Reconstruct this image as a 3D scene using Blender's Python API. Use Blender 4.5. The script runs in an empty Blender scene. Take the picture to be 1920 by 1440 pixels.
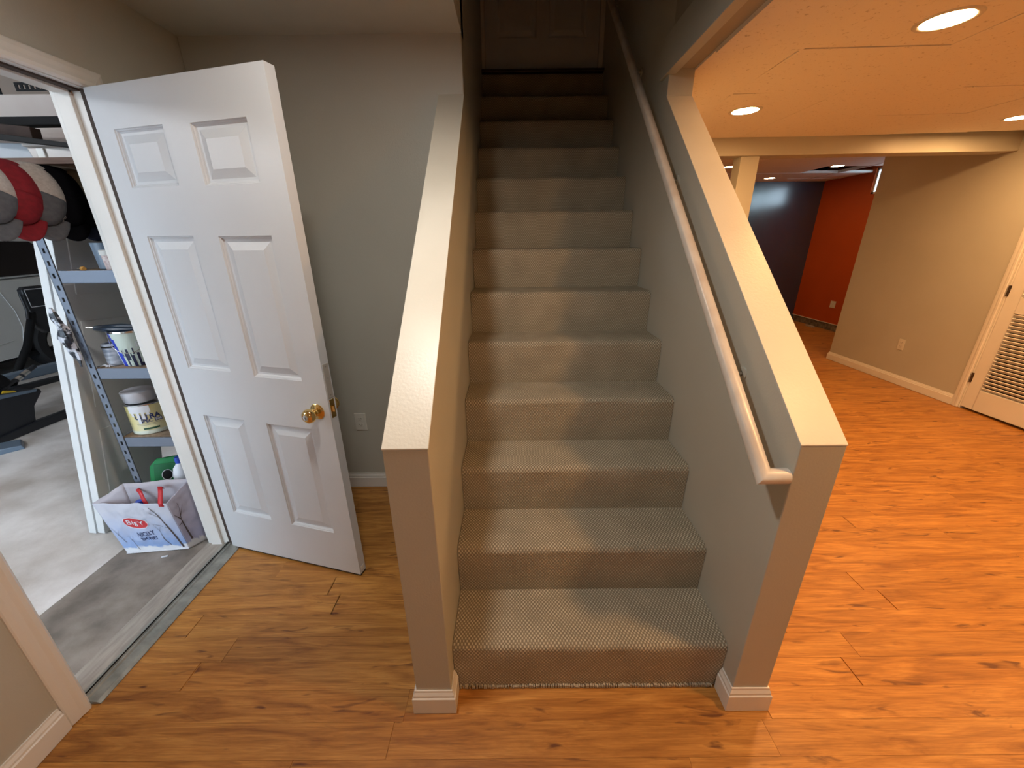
import bpy, bmesh, math, random
from mathutils import Vector, Matrix, noise
random.seed(7)
PI = math.pi
sc = bpy.context.scene
col = sc.collection

# ---------------------------------------------------------------- camera, world, exposure
cam_d = bpy.data.cameras.new('camera'); cam = bpy.data.objects.new('camera', cam_d); col.objects.link(cam)
cam_d.sensor_width = 36.0; cam_d.lens = 36.0*723.69/1920.0; cam_d.clip_start = 0.02; cam_d.clip_end = 200
Rv = Vector((0.99995292, -0.00210215, -0.00947322)); Uv = Vector((0.0096144, 0.34674246, 0.9379111)); Fv = Vector((-0.00131314, 0.93795802, -0.34674634))
m = Matrix.Identity(4)
for i in range(3):
    m[i][0] = Rv[i]; m[i][1] = Uv[i]; m[i][2] = -Fv[i]
m[0][3], m[1][3], m[2][3] = 0.2174, 0.0, 1.5227
cam.matrix_world = m
sc.camera = cam
w = bpy.data.worlds.new('world'); sc.world = w; w.use_nodes = True
bg = w.node_tree.nodes['Background']; bg.inputs[0].default_value = (0.64, 0.83, 1.0, 1); bg.inputs[1].default_value = 2.3
sc.view_settings.view_transform = 'Standard'; sc.view_settings.look = 'None'; sc.view_settings.gamma = 1
sc.view_settings.exposure = 1.05; sc.view_settings.use_curve_mapping = False
LAMP_L = 180.0
LAMP_C = (1.0, 0.53, 0.20)
COOL_L = 82.0
COOL_C = (1.0, 0.95, 0.86)
def portal(name, loc, rot, sx, sy):
    d = bpy.data.lights.new(name, 'AREA'); d.shape = 'RECTANGLE'; d.size = sx; d.size_y = sy
    d.cycles.is_portal = True
    o = bpy.data.objects.new(name, d); o.location = loc; o.rotation_euler = rot; col.objects.link(o)
portal('garage_portal', (-3.9, -1.62, 1.15), (-PI/2, 0, PI), 3.5, 2.3)
portal('window_portal', (5.93, 5.95, 2.33), (0, PI/2, 0), .40, 1.45)

# ---------------------------------------------------------------- helpers
class MB:
    def __init__(s): s.v = []; s.f = []; s.m = []; s.uv = {}
    def face(s, pts, mi=0, uv=None):
        b = len(s.v); s.v += [tuple(p) for p in pts]; s.f.append(tuple(range(b, b+len(pts)))); s.m.append(mi)
        if uv: s.uv[len(s.f)-1] = uv
    def box(s, a, b, mi=0, T=None):
        x0, y0, z0 = a; x1, y1, z1 = b
        P = [(x0,y0,z0),(x1,y0,z0),(x1,y1,z0),(x0,y1,z0),(x0,y0,z1),(x1,y0,z1),(x1,y1,z1),(x0,y1,z1)]
        if T: P = [tuple(T @ Vector(p)) for p in P]
        o = len(s.v); s.v += P
        for q in ((0,3,2,1),(4,5,6,7),(0,1,5,4),(1,2,6,5),(2,3,7,6),(3,0,4,7)):
            s.f.append(tuple(o+i for i in q)); s.m.append(mi)
        return s
    def prism(s, poly, axis, a, b, mi=0, T=None):
        n = len(poly); o = len(s.v)
        for t in (a, b):
            for p in poly:
                q = {0:(t,p[0],p[1]), 1:(p[0],t,p[1]), 2:(p[0],p[1],t)}[axis]
                s.v.append(tuple(T @ Vector(q)) if T else q)
        s.f.append(tuple(range(o, o+n))); s.f.append(tuple(range(o+2*n-1, o+n-1, -1))); s.m += [mi, mi]
        for i in range(n):
            j = (i+1) % n
            s.f.append((o+i, o+n+i, o+n+j, o+j)); s.m.append(mi)
        return s
    def tube(s, pts, r, n=10, mi=0, cap=True):
        pts = [Vector(p) for p in pts]; o = len(s.v); k = len(pts)
        rr = r if isinstance(r, (list, tuple)) else [r]*k
        for i, p in enumerate(pts):
            d = (pts[min(i+1, k-1)]-pts[max(i-1, 0)]).normalized()
            a = d.orthogonal() if abs(d.z) > .9 else Vector((0,0,1)).cross(d)
            if abs(d.z) > .9: a = Vector((1,0,0)) - d*d.x
            a.normalize(); b = d.cross(a)
            # mitre scale
            for q in range(n):
                t = 2*PI*q/n
                s.v.append(tuple(p+(a*math.cos(t)+b*math.sin(t))*rr[i]))
        for i in range(k-1):
            for q in range(n):
                q2 = (q+1) % n
                s.f.append((o+i*n+q, o+i*n+q2, o+(i+1)*n+q2, o+(i+1)*n+q)); s.m.append(mi)
        if cap:
            s.f.append(tuple(o+q for q in range(n-1, -1, -1))); s.f.append(tuple(o+(k-1)*n+q for q in range(n))); s.m += [mi, mi]
        return s
    def lathe(s, prof, n=24, mi=0, T=None, mis=None):
        o = len(s.v); k = len(prof)
        for (r, z) in prof:
            for q in range(n):
                t = 2*PI*q/n; P = Vector((r*math.cos(t), r*math.sin(t), z))
                s.v.append(tuple(T @ P) if T else tuple(P))
        for i in range(k-1):
            for q in range(n):
                q2 = (q+1) % n
                s.f.append((o+i*n+q, o+i*n+q2, o+(i+1)*n+q2, o+(i+1)*n+q)); s.m.append(mis[i] if mis else mi)
        return s
    def build(s, name, mats, parent=None, smooth=False, bevel=0, T=None):
        me = bpy.data.meshes.new(name); me.from_pydata(s.v, [], s.f)
        if not isinstance(mats, (list, tuple)): mats = [mats]
        for q in mats: me.materials.append(q)
        me.polygons.foreach_set('material_index', s.m)
        if s.uv:
            ul = me.uv_layers.new(name='UVMap')
            for fi, uv in s.uv.items():
                for li, c in zip(me.polygons[fi].loop_indices, uv): ul.data[li].uv = c
        bm = bmesh.new(); bm.from_mesh(me)
        bmesh.ops.remove_doubles(bm, verts=bm.verts, dist=1e-5)
        bmesh.ops.recalc_face_normals(bm, faces=bm.faces)
        bm.to_mesh(me); bm.free()
        if smooth:
            me.polygons.foreach_set('use_smooth', [True]*len(me.polygons))
            try: me.set_sharp_from_angle(angle=math.radians(38))
            except Exception: pass
        o = bpy.data.objects.new(name, me); col.objects.link(o)
        if parent: o.parent = parent
        if T is not None: o.matrix_local = T
        if bevel:
            b = o.modifiers.new('bevel', 'BEVEL'); b.width = bevel; b.segments = 2; b.limit_method = 'ANGLE'; b.angle_limit = math.radians(40)
        return o
def empty(name, loc=(0,0,0), rz=0):
    o = bpy.data.objects.new(name, None); o.empty_display_size = .05; col.objects.link(o); o.location = loc; o.rotation_euler = (0,0,rz); return o
def tag(o, label=None, cat=None, group=None, kind=None):
    if label: o['label'] = label
    if cat: o['category'] = cat
    if group: o['group'] = group
    if kind: o['kind'] = kind
    return o
def struct(o, label=None):
    o['kind'] = 'structure'
    if label: o['label'] = label
    return o
def copy_tree(o, parent=None):
    c = o.copy(); col.objects.link(c)
    if parent: c.parent = parent
    for ch in list(o.children): copy_tree(ch, c)
    return c
def text_obj(name, s, size, fn, mat, parent, offset=0.0, sx=1.0, spacing=1.0):
    """flat lettering laid on a surface: fn maps text-plane (x, y) metres to a point"""
    cu = bpy.data.curves.new(name+'_c', 'FONT'); cu.body = s; cu.size = size; cu.align_x = 'CENTER'; cu.align_y = 'CENTER'
    cu.offset = offset; cu.resolution_u = 3; cu.space_character = spacing
    t = bpy.data.objects.new(name+'_t', cu); col.objects.link(t)
    dg = bpy.context.evaluated_depsgraph_get(); dg.update()
    me = bpy.data.meshes.new_from_object(t.evaluated_get(dg)); me.name = name
    bpy.data.objects.remove(t)
    bm = bmesh.new(); bm.from_mesh(me)
    bmesh.ops.triangulate(bm, faces=bm.faces)
    for v in bm.verts: v.co = fn(v.co.x*sx, v.co.y)
    bm.to_mesh(me); bm.free()
    me.materials.clear(); me.materials.append(mat)
    o = bpy.data.objects.new(name, me); col.objects.link(o); o.parent = parent
    return o

# ---------------------------------------------------------------- materials
def newmat(name, color, rough=.5, metal=0, spec=.5, emit=None, es=0):
    ma = bpy.data.materials.new(name); ma.use_nodes = True; nt = ma.node_tree; b = nt.nodes['Principled BSDF']
    b.inputs['Base Color'].default_value = (*color, 1); b.inputs['Roughness'].default_value = rough; b.inputs['Metallic'].default_value = metal
    b.inputs['Specular IOR Level'].default_value = spec
    if emit: b.inputs['Emission Color'].default_value = (*emit, 1); b.inputs['Emission Strength'].default_value = es
    return ma
def N(nt, t, **k):
    n = nt.nodes.new(t)
    for a, v in k.items(): setattr(n, a, v)
    return n
def noisy(name, c1, c2, scale=8, rough=.6, bump=0, bscale=60, detail=4, stretch=(1,1,1), spec=.5, lo=.35, hi=.65, metal=0):
    ma = newmat(name, c1, rough, metal, spec); nt = ma.node_tree; L = nt.links; b = nt.nodes['Principled BSDF']
    tc = N(nt, 'ShaderNodeTexCoord'); mp = N(nt, 'ShaderNodeMapping'); mp.inputs['Scale'].default_value = stretch
    L.new(tc.outputs['Object'], mp.inputs[0])
    n1 = N(nt, 'ShaderNodeTexNoise'); n1.inputs['Scale'].default_value = scale; n1.inputs['Detail'].default_value = detail
    L.new(mp.outputs[0], n1.inputs['Vector'])
    cr = N(nt, 'ShaderNodeValToRGB'); cr.color_ramp.elements[0].position = lo; cr.color_ramp.elements[1].position = hi
    cr.color_ramp.elements[0].color = (*c1, 1); cr.color_ramp.elements[1].color = (*c2, 1)
    L.new(n1.outputs[0], cr.inputs[0]); L.new(cr.outputs[0], b.inputs['Base Color'])
    if bump:
        n2 = N(nt, 'ShaderNodeTexNoise'); n2.inputs['Scale'].default_value = bscale; n2.inputs['Detail'].default_value = 3
        L.new(tc.outputs['Object'], n2.inputs['Vector'])
        bp = N(nt, 'ShaderNodeBump'); bp.inputs['Strength'].default_value = 1; bp.inputs['Distance'].default_value = bump
        L.new(n2.outputs[0], bp.inputs['Height']); L.new(bp.outputs[0], b.inputs['Normal'])
    return ma
M = {}
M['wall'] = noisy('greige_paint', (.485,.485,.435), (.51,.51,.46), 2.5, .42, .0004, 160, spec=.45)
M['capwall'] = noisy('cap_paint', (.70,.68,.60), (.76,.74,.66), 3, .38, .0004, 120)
M['trim'] = noisy('white_trim_paint', (.76,.75,.72), (.80,.79,.765), 4, .35)
M['door'] = noisy('door_paint', (.63,.66,.70), (.66,.69,.73), 3, .38, .0002, 90)
M['shaft'] = noisy('stair_wall_shade', (.36,.345,.30), (.38,.365,.32), 2.5, .55)  # wall paint darkened so the upper stairwell looks shaded
M['ceil'] = noisy('flat_ceiling_paint', (.60,.60,.55), (.64,.64,.59), 3, .8)
M['orange'] = noisy('orange_paint', (.44,.072,.004), (.48,.08,.005), 2, .5)
M['blue'] = noisy('dark_blue_paint', (.007,.055,.135), (.009,.065,.155), 2, .22, .0001, 30, spec=1.0)
b_ = M['blue'].node_tree.nodes['Principled BSDF']; b_.inputs['Coat Weight'].default_value = 1; b_.inputs['Coat Roughness'].default_value = .17; b_.inputs['Coat IOR'].default_value = 1.8
M['metal'] = newmat('galvanised', (.6,.6,.58), .35, 1)
M['brass'] = newmat('polished_brass', (.86,.62,.25), .12, 1)
M['brown_metal'] = newmat('antique_hinge', (.10,.07,.05), .4, .8)
M['black'] = newmat('black', (.008,.008,.009), .7, spec=.2)
M['dark'] = newmat('dark_gap', (.015,.012,.01), .8)
M['white'] = newmat('white_plastic', (.78,.78,.75), .35)
M['outlet'] = newmat('outlet_plastic', (.66,.65,.60), .35)
M['concrete'] = noisy('garage_concrete', (.50,.45,.41), (.86,.83,.82), 2.4, .75, .0015, 25, 8)
M['apron'] = noisy('worn_concrete_apron', (.16,.135,.115), (.33,.29,.255), 6, .8, .0015, 40, 8)
M['found'] = noisy('rough_foundation', (.10,.08,.06), (.26,.22,.17), 14, .9, .006, 30, 6)
M['sill'] = noisy('weathered_aluminium', (.24,.25,.23), (.40,.41,.38), 18, .45, .0003, 90, metal=.4)
M['sillwood'] = noisy('worn_grey_sill_board', (.30,.27,.24), (.42,.38,.34), 9, .7, stretch=(6,1,1))
M['gwall'] = noisy('garage_drywall', (.66,.57,.50), (.72,.63,.56), 2, .8)
M['gceil'] = noisy('garage_ceiling_board', (.70,.58,.50), (.76,.64,.56), 2, .8)
M['shelf'] = newmat('blue_grey_enamel', (.16,.19,.25), .38, .3)
M['particle'] = noisy('particle_board', (.26,.18,.12), (.38,.28,.20), 60, .8)
M['slab'] = noisy('primed_door_white', (.74,.76,.78), (.78,.80,.82), 3, .4)
M['wood_dark'] = noisy('dark_wood', (.035,.018,.010), (.06,.03,.015), 8, .4, stretch=(1,12,12))
M['cardboard'] = noisy('cardboard', (.42,.27,.16), (.48,.32,.20), 12, .85)
M['clearbin'] = newmat('cloudy_plastic', (.62,.56,.52), .25)
M['green'] = newmat('green_plastic', (.008,.22,.06), .5, spec=.25)
M['navy'] = noisy('navy_felt', (.01,.014,.035), (.015,.02,.05), 40, .9)
M['bluecap'] = newmat('blue_plastic', (.03,.09,.55), .35)
M['red'] = newmat('red_print', (.55,.02,.03), .5)
M['redcloth'] = noisy('red_cloth', (.20,.006,.014), (.26,.008,.018), 60, .85)
M['greycloth'] = noisy('grey_cloth', (.10,.105,.12), (.13,.135,.15), 60, .9)
M['meshcloth'] = noisy('white_mesh', (.48,.43,.40), (.58,.53,.50), 120, .9)
M['blackcloth'] = newmat('black_cloth', (.006,.006,.008), .95, spec=.05)
M['tancloth'] = noisy('tan_cloth', (.20,.165,.10), (.24,.20,.125), 60, .9)
M['greencloth'] = noisy('dark_green_cloth', (.01,.03,.015), (.015,.04,.02), 60, .9)
M['carpaint'] = newmat('silver_car_paint', (.50,.51,.50), .25, .35)
M['glass_dark'] = newmat('tinted_glass', (.008,.006,.007), .06)
M['rubber'] = newmat('tyre_rubber', (.012,.012,.014), .7)
M['plastic_dark'] = newmat('charcoal_plastic', (.018,.02,.026), .4)
M['chrome'] = newmat('chrome', (.7,.7,.7), .15, 1)
M['yellow'] = newmat('yellow_plastic', (.75,.5,.03), .4)
M['navyink'] = newmat('navy_ink', (.02,.035,.13), .5)
M['bark'] = newmat('brown_print', (.07,.045,.04), .6)
M['snow'] = newmat('white_print', (.78,.80,.86), .45)
M['window'] = None
# ceiling tile
def tile_mat():
    ma = newmat('ceiling_tile_fissured', (.66,.61,.52), .85, spec=.2); nt = ma.node_tree; L = nt.links; b = nt.nodes['Principled BSDF']
    tc = N(nt, 'ShaderNodeTexCoord'); oi = N(nt, 'ShaderNodeObjectInfo'); va = N(nt, 'ShaderNodeVectorMath', operation='ADD')
    mu = N(nt, 'ShaderNodeMath', operation='MULTIPLY'); mu.inputs[1].default_value = 37
    L.new(oi.outputs['Random'], mu.inputs[0]); L.new(tc.outputs['Object'], va.inputs[0]); L.new(mu.outputs[0], va.inputs[1])
    n1 = N(nt, 'ShaderNodeTexNoise'); n1.inputs['Scale'].default_value = 55; n1.inputs['Detail'].default_value = 4; n1.inputs['Roughness'].default_value = .7
    L.new(va.outputs[0], n1.inputs['Vector'])
    cr = N(nt, 'ShaderNodeValToRGB'); cr.color_ramp.elements[0].position = .30; cr.color_ramp.elements[1].position = .40
    cr.color_ramp.elements[0].color = (.55,.50,.42,1); cr.color_ramp.elements[1].color = (.86,.82,.74,1)
    L.new(n1.outputs[0], cr.inputs[0]); L.new(cr.outputs[0], b.inputs['Base Color'])
    bp = N(nt, 'ShaderNodeBump'); bp.inputs['Distance'].default_value = .002; L.new(cr.outputs[0], bp.inputs['Height']); L.new(bp.outputs[0], b.inputs['Normal'])
    return ma
M['tile'] = tile_mat()
def wood_mat():
    ma = newmat('laminate_wood', (.4,.18,.06), .38, spec=.5); nt = ma.node_tree; L = nt.links; b = nt.nodes['Principled BSDF']
    tc = N(nt, 'ShaderNodeTexCoord'); oi = N(nt, 'ShaderNodeObjectInfo')
    sc3 = N(nt, 'ShaderNodeVectorMath', operation='SCALE'); sc3.inputs[0].default_value = (13.7, 7.3, 3.1)
    mu = N(nt, 'ShaderNodeMath', operation='MULTIPLY'); mu.inputs[1].default_value = 5
    L.new(oi.outputs['Random'], mu.inputs[0]); L.new(mu.outputs[0], sc3.inputs['Scale'])
    va = N(nt, 'ShaderNodeVectorMath', operation='ADD'); L.new(tc.outputs['Object'], va.inputs[0]); L.new(sc3.outputs[0], va.inputs[1])
    def nz(scale, st, det=4, dist=0, ro=.5):
        mp = N(nt, 'ShaderNodeMapping'); mp.inputs['Scale'].default_value = st; L.new(va.outputs[0], mp.inputs[0])
        n = N(nt, 'ShaderNodeTexNoise'); n.inputs['Scale'].default_value = scale; n.inputs['Detail'].default_value = det; n.inputs['Distortion'].default_value = dist
        n.inputs['Roughness'].default_value = ro
        L.new(mp.outputs[0], n.inputs['Vector']); return n
    a = nz(2.2, (1, 8, 1), 5, 1.6, .6)       # broad bands
    g = nz(5, (1.5, 42, 1), 5, .5, .65)      # fine grain
    k = nz(4.2, (1.35, 7.5, 1), 3, .9, .45)      # knots
    fl = nz(1.0, (1, 1.5, 1), 2)
    cr = N(nt, 'ShaderNodeValToRGB'); e = cr.color_ramp.elements
    e[0].position = .30; e[0].color = (.29,.112,.021,1); e[1].position = .72; e[1].color = (.63,.315,.078,1)
    x = e.new(.5); x.color = (.48,.213,.044,1)
    L.new(a.outputs[0], cr.inputs[0])
    mg = N(nt, 'ShaderNodeMix', data_type='RGBA', blend_type='MULTIPLY'); mg.inputs[0].default_value = .7
    cg = N(nt, 'ShaderNodeValToRGB'); cg.color_ramp.elements[0].position = .34; cg.color_ramp.elements[0].color = (.62,.54,.47,1); cg.color_ramp.elements[1].position = .6; cg.color_ramp.elements[1].color = (1.06,1.05,1.03,1)
    L.new(g.outputs[0], cg.inputs[0]); L.new(cr.outputs[0], mg.inputs[6]); L.new(cg.outputs[0], mg.inputs[7])
    mk = N(nt, 'ShaderNodeMix', data_type='RGBA', blend_type='MIX')
    ck = N(nt, 'ShaderNodeValToRGB'); ck.color_ramp.elements[0].position = .27; ck.color_ramp.elements[0].color = (.85,.85,.85,1); ck.color_ramp.elements[1].position = .37; ck.color_ramp.elements[1].color = (0,0,0,1)
    L.new(k.outputs[0], ck.inputs[0]); L.new(ck.outputs[0], mk.inputs[0]); L.new(mg.outputs[2], mk.inputs[6]); mk.inputs[7].default_value = (.10,.028,.010,1)
    hs = N(nt, 'ShaderNodeHueSaturation'); mr = N(nt, 'ShaderNodeMapRange'); mr.inputs[3].default_value = .94; mr.inputs[4].default_value = 1.06
    L.new(oi.outputs['Random'], mr.inputs[0]); L.new(mr.outputs[0], hs.inputs['Value']); L.new(mk.outputs[2], hs.inputs['Color'])
    L.new(hs.outputs[0], b.inputs['Base Color'])
    bp = N(nt, 'ShaderNodeBump'); bp.inputs['Distance'].default_value = .0004; bp.inputs['Strength'].default_value = .6
    L.new(g.outputs[0], bp.inputs['Height']); L.new(bp.outputs[0], b.inputs['Normal'])
    rr = N(nt, 'ShaderNodeMapRange'); rr.inputs[3].default_value = .36; rr.inputs[4].default_value = .5
    L.new(g.outputs[0], rr.inputs[0]); L.new(rr.outputs[0], b.inputs['Roughness'])
    return ma
M['wood'] = wood_mat()
def carpet_mat():
    ma = newmat('loop_pile_carpet', (.3,.25,.2), .95, spec=.1); nt = ma.node_tree; L = nt.links; b = nt.nodes['Principled BSDF']
    uv = N(nt, 'ShaderNodeUVMap'); n0 = N(nt, 'ShaderNodeTexNoise'); n0.inputs['Scale'].default_value = 22; n0.inputs['Detail'].default_value = 2
    L.new(uv.outputs[0], n0.inputs['Vector'])
    sub = N(nt, 'ShaderNodeVectorMath', operation='SUBTRACT'); sub.inputs[1].default_value = (.5,.5,.5); L.new(n0.outputs['Color'], sub.inputs[0])
    scl = N(nt, 'ShaderNodeVectorMath', operation='SCALE'); scl.inputs['Scale'].default_value = .007; L.new(sub.outputs[0], scl.inputs[0])
    ad = N(nt, 'ShaderNodeVectorMath', operation='ADD'); L.new(uv.outputs[0], ad.inputs[0]); L.new(scl.outputs[0], ad.inputs[1])
    sp = N(nt, 'ShaderNodeSeparateXYZ'); L.new(ad.outputs[0], sp.inputs[0])
    def cosn(out, per):
        mm = N(nt, 'ShaderNodeMath', operation='MULTIPLY'); mm.inputs[1].default_value = 2*PI/per; L.new(out, mm.inputs[0])
        c = N(nt, 'ShaderNodeMath', operation='COSINE'); L.new(mm.outputs[0], c.inputs[0]); return c.outputs[0]
    pr = N(nt, 'ShaderNodeMath', operation='MULTIPLY'); L.new(cosn(sp.outputs[0], .0125), pr.inputs[0]); L.new(cosn(sp.outputs[1], .0170), pr.inputs[1])
    mr = N(nt, 'ShaderNodeMapRange'); mr.interpolation_type = 'SMOOTHSTEP'; mr.inputs[1].default_value = -.25; mr.inputs[2].default_value = .65
    L.new(pr.outputs[0], mr.inputs[0])
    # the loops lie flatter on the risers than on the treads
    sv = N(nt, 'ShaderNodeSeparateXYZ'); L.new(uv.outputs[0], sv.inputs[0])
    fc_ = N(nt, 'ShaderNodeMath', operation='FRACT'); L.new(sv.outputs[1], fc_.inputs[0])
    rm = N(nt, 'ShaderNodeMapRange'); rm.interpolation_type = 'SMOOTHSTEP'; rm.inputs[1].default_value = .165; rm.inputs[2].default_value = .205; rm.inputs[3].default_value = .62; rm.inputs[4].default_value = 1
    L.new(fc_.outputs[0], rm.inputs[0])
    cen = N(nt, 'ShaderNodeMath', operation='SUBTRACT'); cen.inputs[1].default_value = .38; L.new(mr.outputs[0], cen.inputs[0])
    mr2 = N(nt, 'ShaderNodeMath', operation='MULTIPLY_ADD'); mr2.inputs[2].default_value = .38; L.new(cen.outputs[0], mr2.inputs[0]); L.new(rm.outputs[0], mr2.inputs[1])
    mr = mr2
    fine = N(nt, 'ShaderNodeTexNoise'); fine.inputs['Scale'].default_value = 420; fine.inputs['Detail'].default_value = 2; L.new(uv.outputs[0], fine.inputs['Vector'])
    wear = N(nt, 'ShaderNodeTexNoise'); wear.inputs['Scale'].default_value = 7; wear.inputs['Detail'].default_value = 3; L.new(uv.outputs[0], wear.inputs['Vector'])
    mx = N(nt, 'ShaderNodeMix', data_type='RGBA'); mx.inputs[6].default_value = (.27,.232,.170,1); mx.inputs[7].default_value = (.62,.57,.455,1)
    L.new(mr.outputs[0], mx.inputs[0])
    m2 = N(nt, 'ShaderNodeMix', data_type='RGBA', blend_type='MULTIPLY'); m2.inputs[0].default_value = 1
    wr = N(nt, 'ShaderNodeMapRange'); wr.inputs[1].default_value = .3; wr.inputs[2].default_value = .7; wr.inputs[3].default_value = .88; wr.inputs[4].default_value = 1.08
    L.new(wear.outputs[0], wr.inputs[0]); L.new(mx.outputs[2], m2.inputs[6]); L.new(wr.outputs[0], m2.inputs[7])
    m3 = N(nt, 'ShaderNodeMix', data_type='RGBA', blend_type='MULTIPLY'); m3.inputs[0].default_value = 1
    fr = N(nt, 'ShaderNodeMapRange'); fr.inputs[3].default_value = .72; fr.inputs[4].default_value = 1.25
    L.new(fine.outputs[0], fr.inputs[0]); L.new(m2.outputs[2], m3.inputs[6]); L.new(fr.outputs[0], m3.inputs[7])
    L.new(m3.outputs[2], b.inputs['Base Color'])
    hs = N(nt, 'ShaderNodeMath', operation='MULTIPLY_ADD'); hs.inputs[1].default_value = .35; L.new(fine.outputs[0], hs.inputs[0]); L.new(mr.outputs[0], hs.inputs[2])
    bp = N(nt, 'ShaderNodeBump'); bp.inputs['Distance'].default_value = .0022; bp.inputs['Strength'].default_value = .85
    L.new(hs.outputs[0], bp.inputs['Height']); L.new(bp.outputs[0], b.inputs['Normal'])
    return ma
M['carpet'] = carpet_mat()
def bag_mat(name, top, mid, low):
    ma = newmat(name, mid, .45, spec=.4); nt = ma.node_tree; L = nt.links; b = nt.nodes['Principled BSDF']
    uv = N(nt, 'ShaderNodeUVMap'); sp = N(nt, 'ShaderNodeSeparateXYZ'); n0 = N(nt, 'ShaderNodeTexNoise'); n0.inputs['Scale'].default_value = 6; n0.inputs['Detail'].default_value = 5
    L.new(uv.outputs[0], sp.inputs[0]); L.new(uv.outputs[0], n0.inputs['Vector'])
    ad = N(nt, 'ShaderNodeMath', operation='MULTIPLY_ADD'); ad.inputs[1].default_value = .35; L.new(n0.outputs[0], ad.inputs[0]); L.new(sp.outputs[1], ad.inputs[2])
    cr = N(nt, 'ShaderNodeValToRGB'); e = cr.color_ramp.elements
    e[0].position = .26; e[0].color = (*low, 1); e[1].position = 1.0; e[1].color = (*top, 1)
    x = e.new(.30); x.color = (*mid, 1); y = e.new(.6); y.color = tuple((a+c)/2 for a, c in zip(mid, top))+(1,)
    L.new(ad.outputs[0], cr.inputs[0]); L.new(cr.outputs[0], b.inputs['Base Color'])
    return ma
M['bag_front'] = bag_mat('printed_winter_scene', (.56,.57,.66), (.26,.39,.70), (.74,.76,.82))
M['bag_side'] = bag_mat('printed_dusk_scene', (.40,.37,.44), (.34,.33,.46), (.62,.60,.60))
M['bag_in'] = newmat('bag_lining', (.45,.42,.47), .6)

# ---------------------------------------------------------------- geometry constants
XR = 0.9526; WT = 0.119; RISE = .2118; RUN = .2278; Y0 = .9355
YN = .868; ZC = 1.0245; SL = .8698; YB = 2.19; YC = 2.162
WX = -1.29; ZL = 2.41
def zc(x, y): return 2.25 + .017*(x-1.07) + .009*(y-2.18)

# ---------------------------------------------------------------- floor with planks
floor = struct(MB().box((WX-.0,-2.6,-.08),(6.0,7.8,-.0035)).build('floor', M['wood']), 'orange brown wood laminate floor')
PW = .1013; PL = 1.24
pm = MB(); g = .0003; c = .0004
x0, x1, y0, y1 = g, PL-g, g, PW-g
A = [(x0,y0,-.0035),(x1,y0,-.0035),(x1,y1,-.0035),(x0,y1,-.0035)]
B = [(x0,y0,-c*.4),(x1,y0,-c*.4),(x1,y1,-c*.4),(x0,y1,-c*.4)]
Cc = [(x0+c,y0+c,0),(x1-c,y0+c,0),(x1-c,y1-c,0),(x0+c,y1-c,0)]
pm.v = A+B+Cc
for i in range(4):
    j = (i+1) % 4
    pm.f += [(i,j,4+j,4+i),(4+i,4+j,8+j,8+i)]; pm.m += [0,0]
pm.f.append((8,9,10,11)); pm.m.append(0)
def plank_mesh(L):
    q = MB(); q.v = [(x if x < PL/2 else x-PL+L, y, z) for x, y, z in pm.v]; q.f = list(pm.f); q.m = list(pm.m)
    me = bpy.data.meshes.new('plank'); me.from_pydata(q.v, [], q.f); me.materials.append(M['wood']); return me
pmesh = {}
npl = 0
random.seed(3)
k0 = math.ceil((.42-.83)/PW)
for k in range(k0, 68):
    yb = .83+PW*k
    if yb+PW > 7.5: break
    off = {4: 1.89-PL, 1: 1.48-PL}.get(k, random.uniform(-PL, 0)+.3)
    # spans to fill, left to right
    if yb < YN-PW: spans = [(WX+.016, 4.3 if yb > 3 else 2.9)]
    elif yb < 2.0: spans = [(WX+.016 if yb < .80 or yb > 1.6 else WX+.035, -WT-.014), (XR+WT+.014, 3.3+.5*(yb-1))]
    elif yb < 2.1: spans = [(WX+.016, -WT-.014), (XR+WT+.014, 3.9)]
    elif yb < 3.0: spans = [(1.085, 4.44)]
    elif yb < 4.9: spans = [(1.9+.45*(yb-3), 4.44)]
    else: spans = [(max(2.6, .78*yb-1.0), 5.74)]
    for (a, b) in spans:
        x = off + PL*math.floor((a-off)/PL)
        while x < b:
            s, e = max(x, a), min(x+PL, b)
            if e-s > .05:
                Lk = round(e-s, 2)
                if Lk not in pmesh: pmesh[Lk] = plank_mesh(Lk)
                o = bpy.data.objects.new('plank', pmesh[Lk]); col.objects.link(o); o.location = (s, yb, 0); o.parent = floor; npl += 1
            x += PL
print('PLANKS', npl)

# ---------------------------------------------------------------- walls of the near room
DY0, DY1, DZ = .895, 1.655, 2.045       # rough door opening towards the garage
mb = MB(); mb.box((-1.42,-2.6,-.08),(WX,DY0-.02,2.6)); mb.box((-1.42,DY1+.02,-.08),(WX,6.8,2.6)); mb.box((-1.42,DY0-.02,DZ+.02),(WX,DY1+.02,2.6))
struct(mb.build('wall_left', M['wall']), 'greige wall with the opening to the garage')
struct(MB().box((WX,YB,0),(0,YB+.1,ZL+.2)).build('wall_back', M['wall'], bevel=.004), 'grey green wall behind the open white door')
struct(MB().box((-1.42,-2.7,0),(6,-2.6,2.6)).build('wall_front', M['wall']))
struct(MB().box((-1.42,-2.6,ZL),(0,YB+.1,ZL+.2)).box((0,-2.6,ZL),(XR,1.2,ZL+.2)).build('ceiling', M['ceil']), 'flat painted ceiling left of the stairs')

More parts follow.
